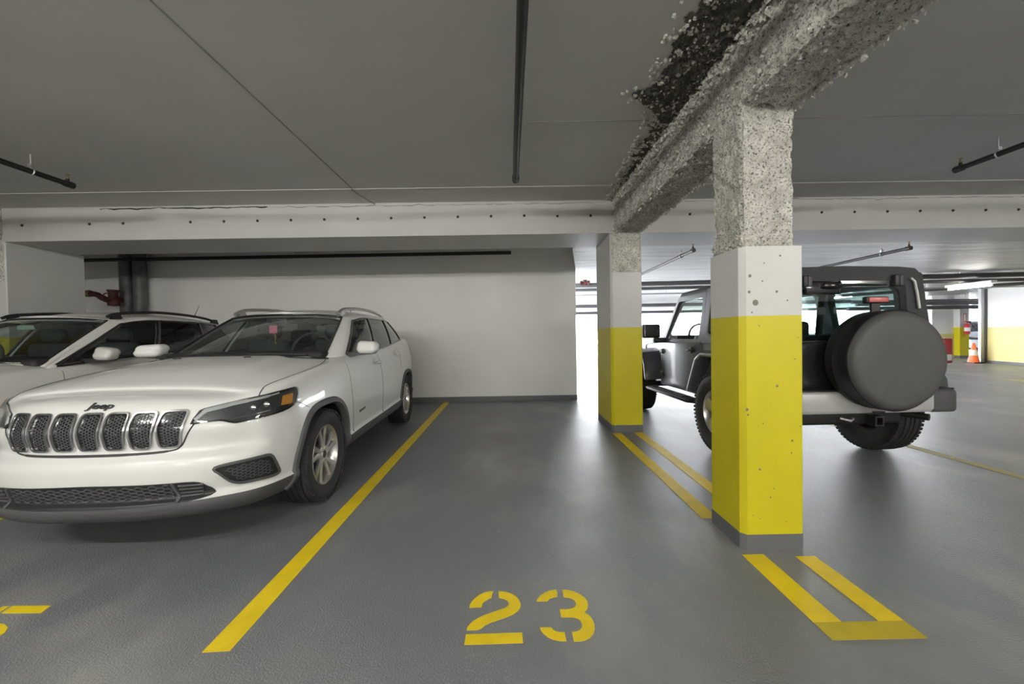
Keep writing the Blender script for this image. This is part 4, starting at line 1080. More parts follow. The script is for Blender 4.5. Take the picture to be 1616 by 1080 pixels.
# far slab: leaves a taller pocket over the stall wall
fc = [(.945, 5.83, FZ), (1.26, 7.47, FZ), (1.26, 27, FZ), (7, 27, FZ), (27, 27, FZ + .22), (27, 5.70, FZ + .22), (7, 5.70, FZ), (.945, 5.70, FZ)]
mb = MB(); n = len(fc); mb.add(fc + [(x, y, z + .4) for x, y, z in fc], [])
mb.add([], [])
V = fc + [(x, y, z + .5) for x, y, z in fc]
mb = MB(); mb.add(V, [(0, 1, 6, 7), (1, 2, 3, 6), (3, 4, 5, 6), (8, 15, 14, 9), (9, 14, 11, 10), (11, 14, 13, 12)] + [(i, (i + 1) % n, n + (i + 1) % n, n + i) for i in range(n)])
struct(mb.build('ceiling_far', 'far_ceiling_paint'), 'pale streaky slab over the far parking area')
slab('ceiling_pocket', (-12, 5.7, CZ), (1.26, 7.7, CZ + .3), 'ceiling_paint')
# stall end wall, its skirting, outer walls
slab('wall_back', (-12, 7.47, 0), (1.262, 7.67, CZ), 'wall_white', 'white wall at the head of the stalls')
slab('baseboard_back', (-12, 7.458, 0), (1.264, 7.68, .092), 'base_grey', 'grey painted skirting of the stall wall')
slab('wall_left', (-12.2, -8, 0), (-12, 7.6, CZ), 'wall_white')
slab('wall_front', (-12, -8.2, 0), (27, -8, CZ), 'pillar_white')
slab('wall_right', (27, -8, 0), (27.2, 20.5, CZ), 'wall_white')
slab('wall_far', (-3, 27, 0), (3.2, 27.3, CZ), 'wall_white')
slab('wall_far_glare_block', (7.4, 27, 0), (26.2, 27.3, 1.05), 'wall_white', 'low white wall added across the far opening to cut floor glare')  # added low wall that keeps daylight from glaring off the floor
slab('wall_far_side', (26.2, 27, 0), (27, 27.3, CZ), 'wall_white')

# smooth cross beam with its bolts and the crack along its top
BE = struct(MB().bounds((-12, 4.93, FZ), (27, 5.72, CZ + .2)).build('cross_beam', 'beam_white'), 'white concrete cross beam with a row of anchor bolts')
bolt = None
for k in range(-14, 31):
    if k in (1, 4) : continue
    x = -5.952 + .4107 * k
    if 1.2 < x < 1.7: continue
    if bolt is None:
        mb = MB(); mb.lathe([(.001, -.016), (.009, -.014), (.011, -.004), (.017, -.003), (.017, .002)], 10, 'y'); bolt = mb.build('bolt', 'hole_dark', BE, 40); o = bolt
    else: o = bolt.copy(); COL.objects.link(o)
    o.location = (x, 4.93, 2.682 + .0022 * k * .41 / .41 if k < 16 else 2.703)
random.seed(3)
def crack(x0, x1, z, amp, w):
    mb = MB(); x = x0; pts = []
    while x < x1:
        pts.append((x, z + random.uniform(-1, 1) * amp * (2.2 if random.random() < .12 else .6), w * random.uniform(.3, 1.4))); x += random.uniform(.03, .11)
    V = []; F = []
    for (x, zz, ww) in pts: V += [(x, 4.9295, zz), (x, 4.9295, zz - ww), (x, 4.935, zz), (x, 4.935, zz - ww)]
    for i in range(len(pts) - 1): F += [(4 * i, 4 * i + 4, 4 * i + 5, 4 * i + 1)]
    mb.add(V, F); return mb
crack(-5.0, -2.9, 2.872, .006, .014).build('crack', 'crack_dark', BE)
crack(-3.0, 1.1, 2.862, .010, .005).build('crack', 'crack_dark', BE)
crack(2.2, 6.6, 2.868, .010, .005).build('crack', 'crack_dark', BE)

def chamfer_post(name, a, b_, z0, z1, m, parent, ch=.028):
    x0, y0, x1, y1 = a[0], a[1], b_[0], b_[1]
    poly = [(x0 + ch, y0), (x1 - ch * .3, y0), (x1, y0 + ch * .3), (x1, y1 - ch), (x1 - ch, y1), (x0 + ch, y1), (x0, y1 - ch), (x0, y0 + ch)]
    return MB().prism(poly, lambda p: (p[0], p[1], z0), lambda p: (p[0], p[1], z1)).build(name, m, parent)

def rough_block(a, b_, res, amp, seed=0, taper=None, skip_far=True):
    """box whose skin is broken concrete; open where it meets other concrete"""
    mb = MB(); key = {}
    lo = Vector(a); hi = Vector(b_)
    n = [max(1, int(round((hi[i] - lo[i]) / res))) for i in range(3)]
    def disp(p):
        c = (lo + hi) / 2; d = Vector([(p[i] - c[i]) / ((hi[i] - lo[i]) / 2) for i in range(3)])
        nrm = Vector([d[i] if abs(d[i]) > .999 else 0 for i in range(3)])
        if taper: nrm[taper] = 0
        if nrm.length < 1e-6: return p
        nrm.normalize(); q = p + Vector((seed, seed * .7, 0))
        h = noise.noise(q * 3.1) * .45 + noise.noise(q * 11) * .55 + noise.noise(q * 27) * .5 + noise.noise(q * 60) * .35
        cp = noise.cell(q * 33) * .25
        edge = 0
        k = sum(1 for i in range(3) if i != taper and abs(d[i]) > .93)
        if k >= 2: edge = -.9
        return p + nrm * amp * (h + cp - .3 + edge * .8)
    def vid(p):
        k = tuple(round(c, 5) for c in p)
        if k not in key: key[k] = len(mb.v); mb.v.append(tuple(disp(p)))
        return key[k]
    for ax in range(3):
        if ax == taper: continue
        u, w = [i for i in range(3) if i != ax]
        for sd in (0, 1):
            for i in range(n[u]):
                for j in range(n[w]):
                    P = []
                    for (di, dj) in ((0, 0), (1, 0), (1, 1), (0, 1)):
                        p = Vector((0, 0, 0)); p[ax] = (lo, hi)[sd][ax]
                        p[u] = lo[u] + (hi[u] - lo[u]) * (i + di) / n[u]; p[w] = lo[w] + (hi[w] - lo[w]) * (j + dj) / n[w]
                        P.append(vid(p))
                    mb.f.append(tuple(P)); mb.mi.append(0)
    return mb

def chips(n, fn, size, seed):
    """small broken pieces; fn gives a position"""
    random.seed(seed); mb = MB()
    for _ in range(n):
        p = fn()
        if p is None: continue
        s = size * random.uniform(.4, 1.5)
        rot = Matrix.Rotation(random.uniform(0, 6.3), 3, Vector((random.random() - .5, random.random() - .5, random.random() - .5)).normalized())
        V = [rot @ Vector((random.uniform(.5, 1) * sx * s, random.uniform(.5, 1) * sy * s, random.uniform(.3, .7) * sz * s)) + Vector(p) for sx in (-1, 1) for sy in (-1, 1) for sz in (-1, 1)]
        mb.add(V, [(0, 1, 3, 2), (4, 6, 7, 5), (0, 4, 5, 1), (2, 3, 7, 6), (0, 2, 6, 4), (1, 5, 7, 3)])
    return mb

# --- near column
C1 = thing('concrete_column', 'square yellow and white column nearest the camera with chipped bare top', 'column', (1.474, 2.395, 0))
def at(o, obj): obj.location = tuple(-c for c in o.location); return obj
at(C1, chamfer_post('base_band', (1.298, 2.212), (1.650, 2.58), 0, .090, 'base_grey', C1))
at(C1, chamfer_post('yellow_band', (1.300, 2.214), (1.648, 2.578), .090, 1.326, 'column_yellow', C1))
at(C1, chamfer_post('white_band', (1.300, 2.214), (1.648, 2.578), 1.326, 1.715, 'column_white', C1))
at(C1, rough_block((1.318, 2.232, 1.68), (1.618, 2.56, 2.56), .011, .022, 1.3, 2).build('bare_shaft', 'rough_concrete', C1, 50))
def rim():
    t = random.random(); x = 1.31 + .31 * t
    return random.choice([(x, 2.225 + random.uniform(0, .03), 1.715 + random.uniform(-.006, .012)), (1.31 + random.uniform(0, .02), 2.23 + .33 * t, 1.735 + .02 * math.sin(t * 9) + random.uniform(-.02, .03))])
o = chips(220, rim, .011, 5).build('broken_rim', 'rough_concrete', C1); o['kind'] = 'stuff'; at(C1, o)
random.seed(11); mb = MB()
for (x, z, r) in [(1.35, 1.55, .011), (1.42, 1.52, .006), (1.345, 1.46, .010), (1.50, 1.46, .009), (1.38, 1.40, .02), (1.56, 1.41, .006), (1.43, 1.62, .005), (1.52, 1.66, .007), (1.36, 1.345, .006), (1.40, 1.27, .005),
                  (1.50, .93, .009), (1.33, .80, .010), (1.335, .77, .007), (1.42, .72, .005), (1.585, .62, .008), (1.58, .55, .006), (1.40, .46, .008), (1.48, .35, .005), (1.46, .30, .006), (1.62, 1.2, .004), (1.60, 1.08, .005), (1.63, .7, .004), (1.36, .2, .004), (1.40, .18, .004), (1.55, .16, .004)]:
    mb.lathe([(.001, 2.2125), (r * .6, 2.2128), (r, 2.2145)], 7, 'y', c=(x, 0, z))
o = mb.build('paint_chips', 'scuff', C1); o['kind'] = 'stuff'; at(C1, o)
# --- far column and the left one, carrying the cross beam
C2 = thing('concrete_column', 'yellow and white column under the cross beam beside the open gap', 'column', (1.462, 5.33, 0))
for nm, z0, z1, mm in (('base_band', 0, .092, 'base_grey'), ('yellow_band', .092, 1.312, 'column_yellow'), ('white_band', 1.312, FZ, 'column_white')):
    at(C2, chamfer_post(nm, (1.268, 4.93), (1.656, 5.74), z0, z1, mm, C2))
at(C2, rough_block((1.285, 4.915, 2.0), (1.648, 5.0, 2.52), .014, .016, 4.1, 2).build('bare_patch', 'rough_concrete', C2, 50))
C3 = thing('concrete_column', 'pale column at the left edge beyond the white crossover', 'column', (-6.36, 5.36, 0))
for nm, z0, z1, mm in (('base_band', 0, .092, 'base_grey'), ('yellow_band', .092, 1.312, 'column_yellow'), ('white_band', 1.312, FZ, 'pillar_white')):
    at(C3, chamfer_post(nm, (-6.55, 4.93), (-6.172, 5.86), z0, z1, mm, C3))
at(C3, rough_block((-6.55, 4.915, 2.0), (-6.19, 5.0, 2.50), .016, .016, 7.1, 2).build('bare_patch', 'rough_concrete', C3, 50))

# --- rough beam over the columns, stained slab beside it
RB = thing('rough_beam', 'chipped bare concrete beam overhead running from column to column', 'beam', (1.48, 3.0, FZ))
at(RB, rough_block((1.315, .4, 2.50), (1.66, 4.95, 2.93), .0125, .026, 2.2, 1).build('bare_concrete', 'rough_concrete', RB, 50))
def spall_edge(y):   # how far the damage reaches from the beam over the slab
    pts = [(0, .40), (1.2, .42), (1.9, .37), (2.3, .34), (2.62, .33), (2.78, .46), (2.9, .30), (3.1, .17), (3.6, .13), (4.2, .10), (4.7, .05), (5, .03)]
    return float(pchip([p[0] for p in pts], [p[1] for p in pts], y))
mb = MB(); key = {}
res = .013; NY = int(4.5 / res); NX = int(.62 / res)
def sp(i, j):
    y = .45 + j * res; x = 1.36 - i * res; d = 1.33 - x
    q = Vector((x * 1.0, y, 0)); nn = noise.noise(q * 5) * .5 + noise.noise(q * 14) * .4 + noise.noise(q * 40) * .3
    m_ = spall_edge(y) + nn * .10 - d
    depth = .010 + .03 * max(0, noise.noise(q * 30 + Vector((5, 0, 0))) + .25) * float(smooth01(m_ / .1)) + .006 * noise.noise(q * 70)
    return x, y, m_, depth
for j in range(NY):
    for i in range(NX):
        c = sp(i + .5, j + .5)
        if c[2] < 0: continue
        P = []
        for (di, dj) in ((0, 0), (1, 0), (1, 1), (0, 1)):
            k = (i + di, j + dj)
            if k not in key:
                x, y, m_, dp = sp(*k); key[k] = len(mb.v); mb.v.append((x, y, CZ + .004 - max(.0055, dp)))
            P.append(key[k])
        mb.f.append(tuple(P)); mb.mi.append(0)
me = bpy.data.meshes.new('stained_slab'); me.from_pydata(mb.v, [], mb.f); at(RB, link('stained_slab', me, 'stained_concrete', RB, 60))
def on_slab():
    y = .5 + 4.4 * random.random()**1.1; d = random.random()**.75 * (spall_edge(y) + .09); x = 1.325 - d
    if noise.noise(Vector((x, y, 3)) * 9) < -.05: return None
    return (x, y, CZ - .012)
o = chips(2600, on_slab, .0085, 8).build('loose_chips', 'chip_concrete', RB); o['kind'] = 'stuff'; at(RB, o)
def on_arris():
    y = .5 + 4.4 * random.random()
    return (1.315 + random.uniform(-.025, .012), y, CZ - abs(random.gauss(0, .05)))
o = chips(900, on_arris, .016, 9).build('arris_lumps', 'rough_concrete', RB); o['kind'] = 'stuff'; at(RB, o)
def on_beam():
    y = .6 + 4.3 * random.random()
    return random.choice([(1.310, y, random.uniform(2.52, 2.9)), (1.32 + .33 * random.random(), y, 2.496), (1.655 + random.uniform(-.02, .02), y, 2.50 + random.uniform(-.01, .03))])
o = chips(1600, on_beam, .009, 10).build('aggregate', 'chip_concrete', RB); o['kind'] = 'stuff'; at(RB, o)
RB2 = thing('rough_beam', 'bare concrete beam overhead at the far left edge', 'beam', (-6.36, 3.0, FZ))
at(RB2, rough_block((-6.54, .4, 2.50), (-6.19, 4.95, 2.93), .05, .026, 9.2, 1).build('bare_concrete', 'rough_concrete', RB2, 50))

# slab seams: thin ridges left by the formwork
def seam(a, b_, w, h):
    d = (Vector(b_) - Vector(a)); n_ = Vector((-d.y, d.x, 0)).normalized() * w / 2
    mb = MB(); V = [Vector(a) + n_, Vector(b_) + n_, Vector(b_) - n_, Vector(a) - n_]
    mb.add(V + [p - Vector((0, 0, h)) for p in (V[0] * .75 + V[3] * .25, V[1] * .75 + V[2] * .25, V[1] * .25 + V[2] * .75, V[0] * .25 + V[3] * .75)], [(4, 5, 6, 7), (0, 1, 5, 4), (1, 2, 6, 5), (2, 3, 7, 6), (3, 0, 4, 7)]); return mb
CE = bpy.data.objects['ceiling']
seam((-1.705, -3, CZ + .001), (-1.725, 4.45, CZ + .001), .016, .006).build('formwork_seam', 'seam_grey', CE)
seam((.16, 3.125, CZ + .001), (9, 3.05, CZ + .001), .012, .004).build('formwork_seam', 'seam_grey', CE)
MB().tube([(-1.73, 4.45, CZ - .012), (-1.70, 4.60, CZ - .02), (-1.62, 4.90, CZ - .03)], .006, 6).build('seam_end', 'seam_grey', CE)
# ------------------------------------------------------------------ painted marks on the floor
H0 = .0015
def mark(name, label, polys, m='line_yellow', group=None):
    mb = MB()
    for p in polys: mb.prism(p, lambda q: (q[0], q[1], -.002), lambda q: (q[0], q[1], H0))
    return tag(mb.build(name, m), label, 'floor marking', group)
def rect(x0, y0, x1, y1): return [(x0, y0), (x1, y0), (x1, y1), (x0, y1)]
mark('parking_line', 'long yellow line between the white SUV and the empty stall', [[(-1.240, 1.56), (-1.132, 1.565), (-1.140, 7.45), (-1.245, 7.45)]])
UM = thing('parking_mark', 'yellow U-shaped mark on the floor before the nearest column', 'floor marking')
for nm, q, mm in (('stripe', rect(1.270, 1.652, 1.390, 2.172), 'line_yellow'), ('stripe', rect(1.548, 1.652, 1.656, 2.145), 'line_yellow'), ('end_bar', rect(1.270, 1.555, 1.656, 1.652), 'line_worn')):
    MB().prism(q, lambda p: (p[0], p[1], -.002), lambda p: (p[0], p[1], H0)).build(nm, mm, UM)
mark('parking_line', 'yellow stripe on the empty stall side between the two columns', [rect(1.262, 2.61, 1.370, 4.90)])
mark('parking_line', 'yellow stripe on the off-roader side between the two columns', [rect(1.532, 2.61, 1.640, 4.92)])
mark('parking_line', 'faded yellow line on the far side of the off-roader', [rect(4.155, 1.56, 4.26, 7.4)], 'line_faded')
mark('parking_line', 'faded yellow cross line in front of the off-roader', [rect(1.8, 7.46, 4.3, 7.56)], 'line_faded')
mark('parking_line', 'short yellow line at the right edge near the far wall', [[(11.55, 8.80), (14.5, 8.95), (14.5, 9.20), (11.55, 9.25)]], 'line_faded')
mark('parking_line', 'yellow line on the left of the seven-slot SUV', [rect(-3.70, 1.56, -3.59, 7.45)])
D2 = [[(-0.2018, 1.7873), (-0.2025, 1.8046), (-0.195, 1.8285), (-0.1808, 1.8545), (-0.1603, 1.8777), (-0.1387, 1.8926), (-0.1163, 1.8998), (-0.097, 1.901), (-0.1028, 1.8759), (-0.104, 1.8522), (-0.119, 1.8426), (-0.1347, 1.8283), (-0.1436, 1.8148), (-0.1473, 1.7888)],
      [(-0.0725, 1.9002), (-0.0423, 1.8949), (-0.0139, 1.8818), (0.0084, 1.8622), (0.0245, 1.8366), (0.0325, 1.8055), (0.0295, 1.778), (0.0174, 1.7577), (-0.0013, 1.7388), (-0.0248, 1.7248), (-0.0504, 1.7125), (-0.0758, 1.7018), (-0.1008, 1.6899), (-0.1251, 1.6733), (-0.1437, 1.6535), (-0.1582, 1.6492), (-0.1998, 1.649), (-0.1994, 1.6638), (-0.1912, 1.682), (-0.1778, 1.7012), (-0.1588, 1.7185), (-0.1341, 1.7353), (-0.1087, 1.7479), (-0.083, 1.7607), (-0.0568, 1.7729), (-0.0356, 1.7839), (-0.0239, 1.7977), (-0.0217, 1.8111), (-0.0278, 1.8275), (-0.0416, 1.8403), (-0.0695, 1.8511)],
      [(-0.2002, 1.6261), (0.0333, 1.6294), (0.0353, 1.5738), (-0.2008, 1.5705)]]
D3 = [[(0.1062, 1.821), (0.113, 1.8397), (0.1285, 1.8619), (0.1498, 1.881), (0.1738, 1.8951), (0.2062, 1.9039), (0.2111, 1.8834), (0.207, 1.8493), (0.1882, 1.8457), (0.1679, 1.8364), (0.1563, 1.8195)],
      [(0.2374, 1.902), (0.2653, 1.8976), (0.2918, 1.8853), (0.3166, 1.8655), (0.3341, 1.8396), (0.3412, 1.8139), (0.3394, 1.7883), (0.3309, 1.7614), (0.3128, 1.7415), (0.3302, 1.724), (0.3404, 1.6984), (0.3431, 1.6703), (0.3386, 1.6399), (0.3276, 1.6141), (0.3086, 1.5923), (0.2872, 1.5805), (0.2673, 1.5761), (0.2402, 1.5756), (0.2406, 1.6262), (0.2597, 1.6289), (0.2758, 1.637), (0.2863, 1.6514), (0.2904, 1.6683), (0.2877, 1.6893), (0.2775, 1.7037), (0.2583, 1.7122), (0.207, 1.7137), (0.2073, 1.7643), (0.24, 1.7633), (0.2618, 1.7673), (0.2784, 1.7776), (0.2864, 1.7931), (0.2858, 1.8155), (0.2765, 1.8322), (0.2596, 1.841), (0.2354, 1.846)],
      [(0.1088, 1.6564), (0.1575, 1.6551), (0.163, 1.6415), (0.1742, 1.632), (0.1908, 1.6276), (0.2094, 1.6271), (0.211, 1.5776), (0.1847, 1.5796), (0.1616, 1.5858), (0.1392, 1.6001), (0.1216, 1.6198), (0.1123, 1.6377)]]
def digit(name, polys, parent, dx=0):
    for p in polys:
        MB().prism([(a + dx, b_) for a, b_ in p], lambda q: (q[0], q[1], -.002), lambda q: (q[0], q[1], H0)).build(name, 'line_yellow', parent)
SN = thing('stall_number', 'yellow stencilled number 23 on the floor of the empty stall', 'floor number')
digit('digit_two', D2, SN); digit('digit_three', D3, SN)
SN2 = thing('stall_number', 'yellow stencilled digits cut off by the left edge of the floor', 'floor number')
D5 = [[(-2.352, 1.815), (-2.166, 1.811), (-2.178, 1.860), (-2.362, 1.864)], [(-2.405, 1.862), (-2.375, 1.862), (-2.365, 1.815), (-2.37, 1.75), (-2.405, 1.735)],
      [(-2.40, 1.725), (-2.36, 1.745), (-2.30, 1.752), (-2.245, 1.742), (-2.205, 1.722), (-2.180, 1.690), (-2.176, 1.650), (-2.195, 1.612), (-2.235, 1.582), (-2.275, 1.572), (-2.272, 1.615), (-2.245, 1.625), (-2.225, 1.645), (-2.222, 1.670), (-2.24, 1.692), (-2.275, 1.705), (-2.32, 1.703), (-2.365, 1.682)],
      [(-2.41, 1.635), (-2.36, 1.640), (-2.345, 1.622), (-2.305, 1.614), (-2.303, 1.571), (-2.35, 1.578), (-2.39, 1.600)]]
digit('digit_five', D5, SN2); digit('digit_two', D2, SN2, -2.52)

# ------------------------------------------------------------------ sprinkler pipes and hangers
def pipe_run(name, label, x, y0, y1, z, r, ceil, hangers=(), m='pipe_black', head=True, z1=None):
    T = thing(name, label, 'pipe', (x, y0, z))
    z1 = z if z1 is None else z1
    MB().tube([(0, 0, 0), (0, y1 - y0, z1 - z)], r, 14).build('pipe', m, T, 50)
    if head:
        mb = MB(); mb.lathe([(.001, -.03), (r * 1.25, -.028), (r * 1.3, 0), (r * 1.3, .045), (r, .05)], 14, 'y'); mb.tube([(0, .0, 0), (0, 0, .05)], r * .55, 10); mb.build('elbow', m, T, 50)
        mb = MB(); mb.lathe([(.010, .045), (.012, .06), (.006, .07), (.006, .085), (.020, .088), (.020, .091), (.001, .092)], 12, 'z'); mb.build('sprinkler_head', 'brass', T, 50)
    for hy in hangers:
        h = ceil - (z + (z1 - z) * (hy - y0) / (y1 - y0))
        MB().tube([(0, hy - y0, r), (0, hy - y0, h)], .006, 8).build('hanger_rod', 'zinc', T, 50)
        mb = MB(); mb.tube([((r + .006) * math.sin(a), hy - y0, (r + .006) * math.cos(a)) for a in [2 * math.pi * k / 16 for k in range(17)]], .006, 6, cap=False); mb.box((0, hy - y0, r + .025), (.03, .03, .025)); mb.build('hanger_ring', 'zinc', T, 50)
    return T
pipe_run('sprinkler_pipe', 'black sprinkler pipe over the empty stall', .085, 3.84, -7.5, 2.75, .028, CZ, (1.2, -2.0))
pipe_run('sprinkler_pipe', 'black sprinkler pipe above the white crossover at left', -4.19, 3.84, -7.5, 2.75, .024, CZ, (3.55, .4))
pipe_run('sprinkler_pipe', 'black sprinkler pipe at the right edge before the cross beam', 4.29, 3.75, -7.5, 2.75, .024, CZ, (3.46, .4))
pipe_run('sprinkler_pipe', 'dark sprinkler pipe seen between the two columns', 2.62, 5.62, 9.2, 2.395, .024, FZ, (6.0, 8.2))
pipe_run('sprinkler_pipe', 'dark sprinkler pipe over the roof of the off-roader', 5.76, 5.68, 9.05, 2.395, .024, FZ, (6.1, 8.2))
T = thing('wall_pipe', 'dark pipe along the top of the stall wall', 'pipe', (0, 7.22, 2.735))
MB().tube([(-9, 0, -.03), (.055, 0, .0)], .032, 12).build('pipe', 'pipe_black', T, 50)
for x in (-6.5, -3.85, -1.25, -.2): MB().tube([(x, 0, -.03), (x, 0, .16)], .008, 8).build('hanger_rod', 'zinc', T, 50)
# riser with hose valve behind the white crossover
T = thing('fire_riser', 'pair of steel riser pipes against the wall behind the white crossover', 'pipe', (-6.9, 7.3, 0))
for x, r in ((-.06, .105), (.175, .10)):
    p = MB().tube([(x, 0, 0), (x, 0, 2.88)], r, 24).build('riser', 'pipe_steel', T, 50)
V = thing('hose_valve', 'dark red hose valve on the steel riser', 'valve', (-6.98, 7.065, 1.99))
mb = MB(); mb.lathe([(.001, -.13), (.075, -.12), (.085, -.09), (.085, -.02), (.07, .0), (.07, .12), (.085, .13), (.085, .16)], 20, 'z'); mb.tube([(0, 0, 0), (.02, .125, 0)], .05, 12); mb.build('valve_body', 'valve_red', V, 50)
MB().tube(catmull([(0, 0, -.06), (-.14, -.06, .02), (-.20, -.08, .07), (-.30, -.10, .09)], 5), [.05] * 6 + [.046] * 10, 14).build('outlet', 'valve_red', V, 50)
mb = MB(); mb.lathe([(.001, .0), (.055, .0), (.06, .02), (.06, .07), (.052, .08)], 18, 'x', c=(-.37, -.10, .09)); mb.build('outlet_cap', 'brass', V, 50)
MB().tube([(.07 * math.cos(a), -.12, .07 * math.sin(a) + .02) for a in [2 * math.pi * k / 18 for k in range(19)]], .010, 6, cap=False).build('hand_wheel', 'valve_red', V, 50)

# far pipe bundles
def cross_pipe(label, p0, p1, r, hx=(), m='pipe_grey', ceil=None):
    T = thing('overhead_pipe', label, 'pipe', p0)
    d = Vector(p1) - Vector(p0)
    MB().tube([(0, 0, 0), tuple(d)], r, 12).build('pipe', m, T, 50)
    for t in hx:
        q = d * t; top = (FZ + max(0, (p0[0] + q.x - 7) * .011)) - p0[2] - q.z
        if top > .03: MB().tube([tuple(q), (q.x, q.y, q.z + top)], .008, 6).build('hanger_rod', 'zinc', T)
    return T
cross_pipe('thick dark pipe crossing beyond the off-roader, nearest of the far bundle', (1.2, 9.35, 2.375), (21, 8.6, 2.49), .055, (.08, .25, .46, .6))
cross_pipe('dark pipe just behind the nearest pipe of the far bundle', (1.2, 9.62, 2.30), (21, 9.0, 2.40), .04, (.1, .3))
cross_pipe('pale thin conduit below the far pipe bundle', (1.2, 10.5, 2.26), (21, 10.6, 2.36), .018, (.15, .5), 'zinc')
cross_pipe('grey pipe crossing halfway down the far parking area', (1.2, 16.2, 2.36), (14, 16.2, 2.40), .07, (.2, .5))
cross_pipe('thin grey pipe crossing near the bright far opening', (1.2, 21, 2.34), (20, 21, 2.36), .07, (.3,))
cross_pipe('dark pipe sloping over the right wall at the right edge', (10.6, 12.6, 2.33), (17.0, 10.2, 2.55), .05, (.3, .7))
for k, (z, r, y) in enumerate(((2.28, .05, 15.2), (2.18, .06, 15.0), (2.05, .075, 15.4), (2.36, .03, 15.6))):
    cross_pipe(('pipe of the low bundle before the far white wall, second from top', 'pipe of the low bundle before the far white wall, third from top', 'thickest and lowest pipe of the bundle before the far white wall', 'thin topmost pipe of the bundle before the far white wall')[k], (13.2, y, z), (20.5, y + .3, z + .02), r, (.3, .7))
T = thing('pipe_valve', 'rusty red valve on the far pipes seen in the gap by the wall', 'valve', (1.77, 9.2, 2.42))
mb = MB(); mb.lathe([(.001, -.12), (.05, -.11), (.05, -.07), (.035, -.05), (.035, .05), (.05, .07), (.05, .11), (.001, .12)], 14, 'x'); mb.tube([(0, 0, -.05), (0, 0, .07)], .04, 10); mb.build('valve_body', 'valve_red', T, 50)
MB().lathe([(.001, .06), (.05, .06), (.05, .08), (.001, .085)], 14, 'z').build('hand_wheel', 'valve_red', T, 50)

# ------------------------------------------------------------------ far walls and what stands there
slab('wall_far_right', (17.6, 16.4, 0), (18.5, 16.6, 2.72), 'wall_white', 'white wall beyond the off-roader')
struct(MB().bounds((17.6, 16.38, 0), (18.5, 16.4, 1.0)).build('trim_2', 'wall_yellow'), 'pale yellow dado of the far white wall')
C4 = thing('far_column', 'far yellow and grey column with the fire extinguisher', 'column', (18.68, 16.35, 0))
for nm, z0, z1, mm in (('base_band', 0, .1, 'base_grey'), ('yellow_band', .1, 1.27, 'column_yellow'), ('grey_band', 1.27, 2.75, 'pillar_white')):
    MB().bounds((-.19, -.19, z0), (.19, .19, z1)).build(nm, mm, C4)
X = thing('fire_extinguisher', 'red fire extinguisher on the far yellow column', 'extinguisher', (18.70, 16.08, .98))
MB().lathe([(.001, 0), (.075, .0), (.085, .02), (.085, .36), (.06, .42), (.025, .44), (.025, .48), (.001, .48)], 20, 'z').build('cylinder', 'red_paint', X, 50)
MB().lathe([(.086, .12), (.088, .13), (.088, .26), (.086, .27)], 20, 'z').build('label_band', 'paper_white', X, 50)
MB().tube([(0, -.02, .48), (.09, -.05, .50), (.13, -.06, .35), (.12, -.06, .12)], .012, 8).build('hose', 'black_plastic', X, 50)
MB().bounds((-.02, -.12, .48), (.02, .02, .52)).build('handle', 'black_plastic', X)
SG = thing('extinguisher_sign', 'small white and red sign above the fire extinguisher', 'sign', (18.68, 16.155, 1.66))
MB().bounds((-.07, -.004, -.17), (.07, .004, .17)).build('plate', 'paper_white', SG)
frame_prism([(-.07, -.17), (.07, -.17), (.07, .17), (-.07, .17)], [(-.045, -.145), (.045, -.145), (.045, .145), (-.045, .145)], lambda p: (p[0], -.008, p[1]), lambda p: (p[0], -.003, p[1])).build('border', 'red_paint', SG)
# right wall, yellow below
RW = struct(MB().prism([(16.70, 13.75), (16.9, 13.75), (15.6, 8.0), (15.4, 8.0)], lambda p: (p[0], p[1], 1.245), lambda p: (p[0], p[1], 2.75)).build('wall_right_far', 'wall_white'), 'white wall at the right edge')
struct(MB().prism([(16.70, 13.75), (16.9, 13.75), (15.6, 8.0), (15.4, 8.0)], lambda p: (p[0], p[1], .09), lambda p: (p[0], p[1], 1.245)).build('trim_3', 'wall_yellow'), 'yellow lower half of the right wall')
struct(MB().prism([(16.69, 13.76), (16.91, 13.76), (15.61, 8.0), (15.39, 8.0)], lambda p: (p[0], p[1], 0), lambda p: (p[0], p[1], .09)).build('baseboard_right', 'base_grey'), 'grey skirting of the right wall')
G = thing('steel_post', 'dark steel guard post at the end of the right wall', 'post', (16.72, 13.82, 0))
MB().bounds((-.20, -.03, 0), (-.06, .05, 2.72)).build('flange', 'zinc', G); MB().bounds((-.06, -.06, 0), (.10, .06, 2.72)).build('web', 'pipe_grey', G)
CN = thing('traffic_cone', 'orange traffic cone with pale band near the far wall', 'cone', (16.22, 13.75, 0))
MB().bounds((-.19, -.19, 0), (.19, .19, .035)).build('base', 'black_plastic', CN)
MB().lathe([(.15, .035), (.105, .27), (.104, .27)], 24, 'z').build('lower_cone', 'cone_orange', CN, 50)
MB().lathe([(.104, .27), (.075, .46)], 24, 'z').build('reflective_band', 'cone_white', CN, 50)
MB().lathe([(.075, .46), (.035, .70), (.025, .71), (.001, .71)], 24, 'z').build('upper_cone', 'cone_orange', CN, 50)
slab('wall_far_grey', (25.6, 21.6, 0), (26.8, 21.8, 2.75), 'pillar_white')
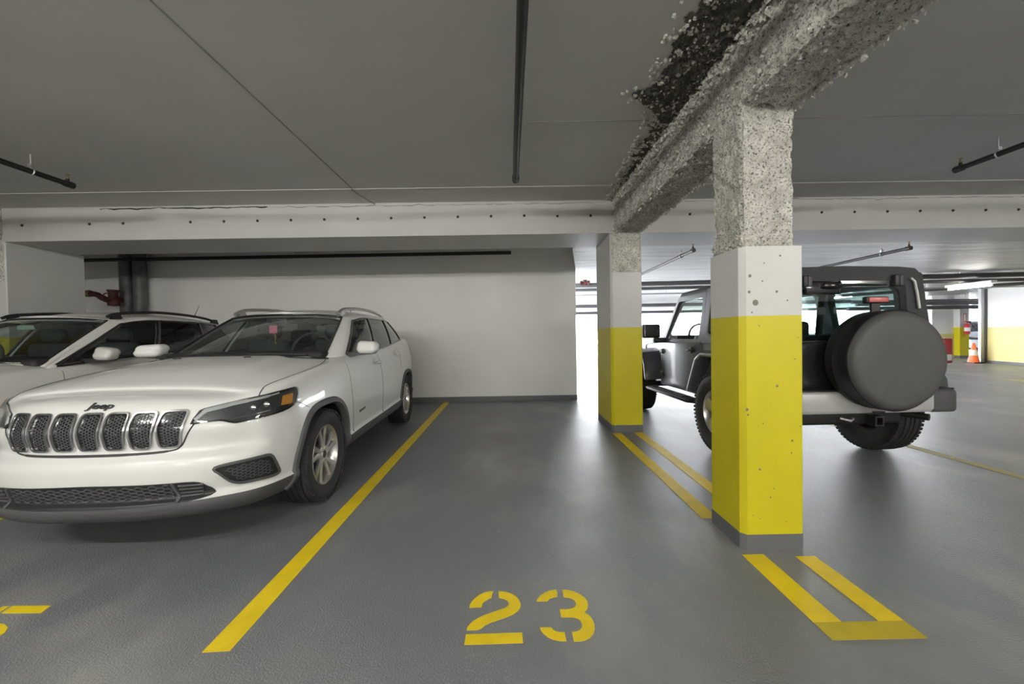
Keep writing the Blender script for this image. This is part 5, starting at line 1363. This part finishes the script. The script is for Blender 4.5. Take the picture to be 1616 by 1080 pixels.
FCAR = plain_suv('far_car', 'pale blue car with dark front beyond the traffic cone', (22.3, 19.0, 0), rad(-30), 'paint_blue', 'paint_dark', rails=False, detail=False)

# ------------------------------------------------------------------ strip lights
def strip_light(label, loc, rz, power, length=1.22, col=(1, .965, .89)):
    T = thing('strip_light', label, 'lamp', loc, rz)
    MB().bounds((-length / 2, -.07, 0), (length / 2, .07, .06)).build('housing', 'paper_white', T)
    r = .019; A = 2 * math.pi * r * (length - .06)
    nm = 'tube_glow_%d_%d' % (round(power), round(col[2] * 100))
    if nm not in MATS: mat(nm, (.9, .9, .9), .4, emit=col, estr=power * LAMP / (math.pi * A))
    for s in (-1, 1): MB().tube([(s * (length / 2 - .03), 0, .005), (s * (length / 2 - .03), 0, -.07)], .017, 8).build('lamp_holder', 'paper_white', T)
    MB().tube([(-length / 2 + .03, 0, -.045), (length / 2 - .03, 0, -.045)], r, 10).build('tube', nm, T, 50)
    return T
for k, (x, y, pw) in enumerate(((-3.35, -.55, 95), (-.9, -.55, 95), (3.2, -.55, 40), (6.8, -.55, 60), (-6.5, -5.0, 190), (-2.2, -5.0, 190), (2.2, -5.0, 190), (6.5, -5.0, 190), (11, -5.0, 190))):  # the row by the rear wall is added fill that evens out the light
    strip_light(('aisle strip light above the camera, leftmost', 'aisle strip light above the camera facing the white SUV', 'aisle strip light above the camera facing the off-roader', 'aisle strip light above the camera, rightmost', 'added fill strip light by the rear aisle wall, leftmost', 'added fill strip light by the rear aisle wall, second from left', 'added fill strip light by the rear aisle wall, third from left', 'added fill strip light by the rear aisle wall, fourth from left', 'added fill strip light by the rear aisle wall, rightmost')[k], (x, y, 2.82), 0, pw)
strip_light('slim tube lamp hanging under the far pipes at the right', (10.9, 9.33, 2.24), rad(90), 14, .95)
for k, (x, y, z) in enumerate(((6.6, 12.2, 2.424), (12.2, 14.4, 2.480), (20.4, 14.6, 2.57), (9.5, 15.4, 2.451))):
    strip_light(('ceiling strip light beyond the off-roader', 'ceiling strip light in the middle of the far parking area', 'ceiling strip light before the far yellow column', 'ceiling strip light deep in the far parking area')[k], (x, y, z), rad(90), 80, col=(.95, .97, 1))
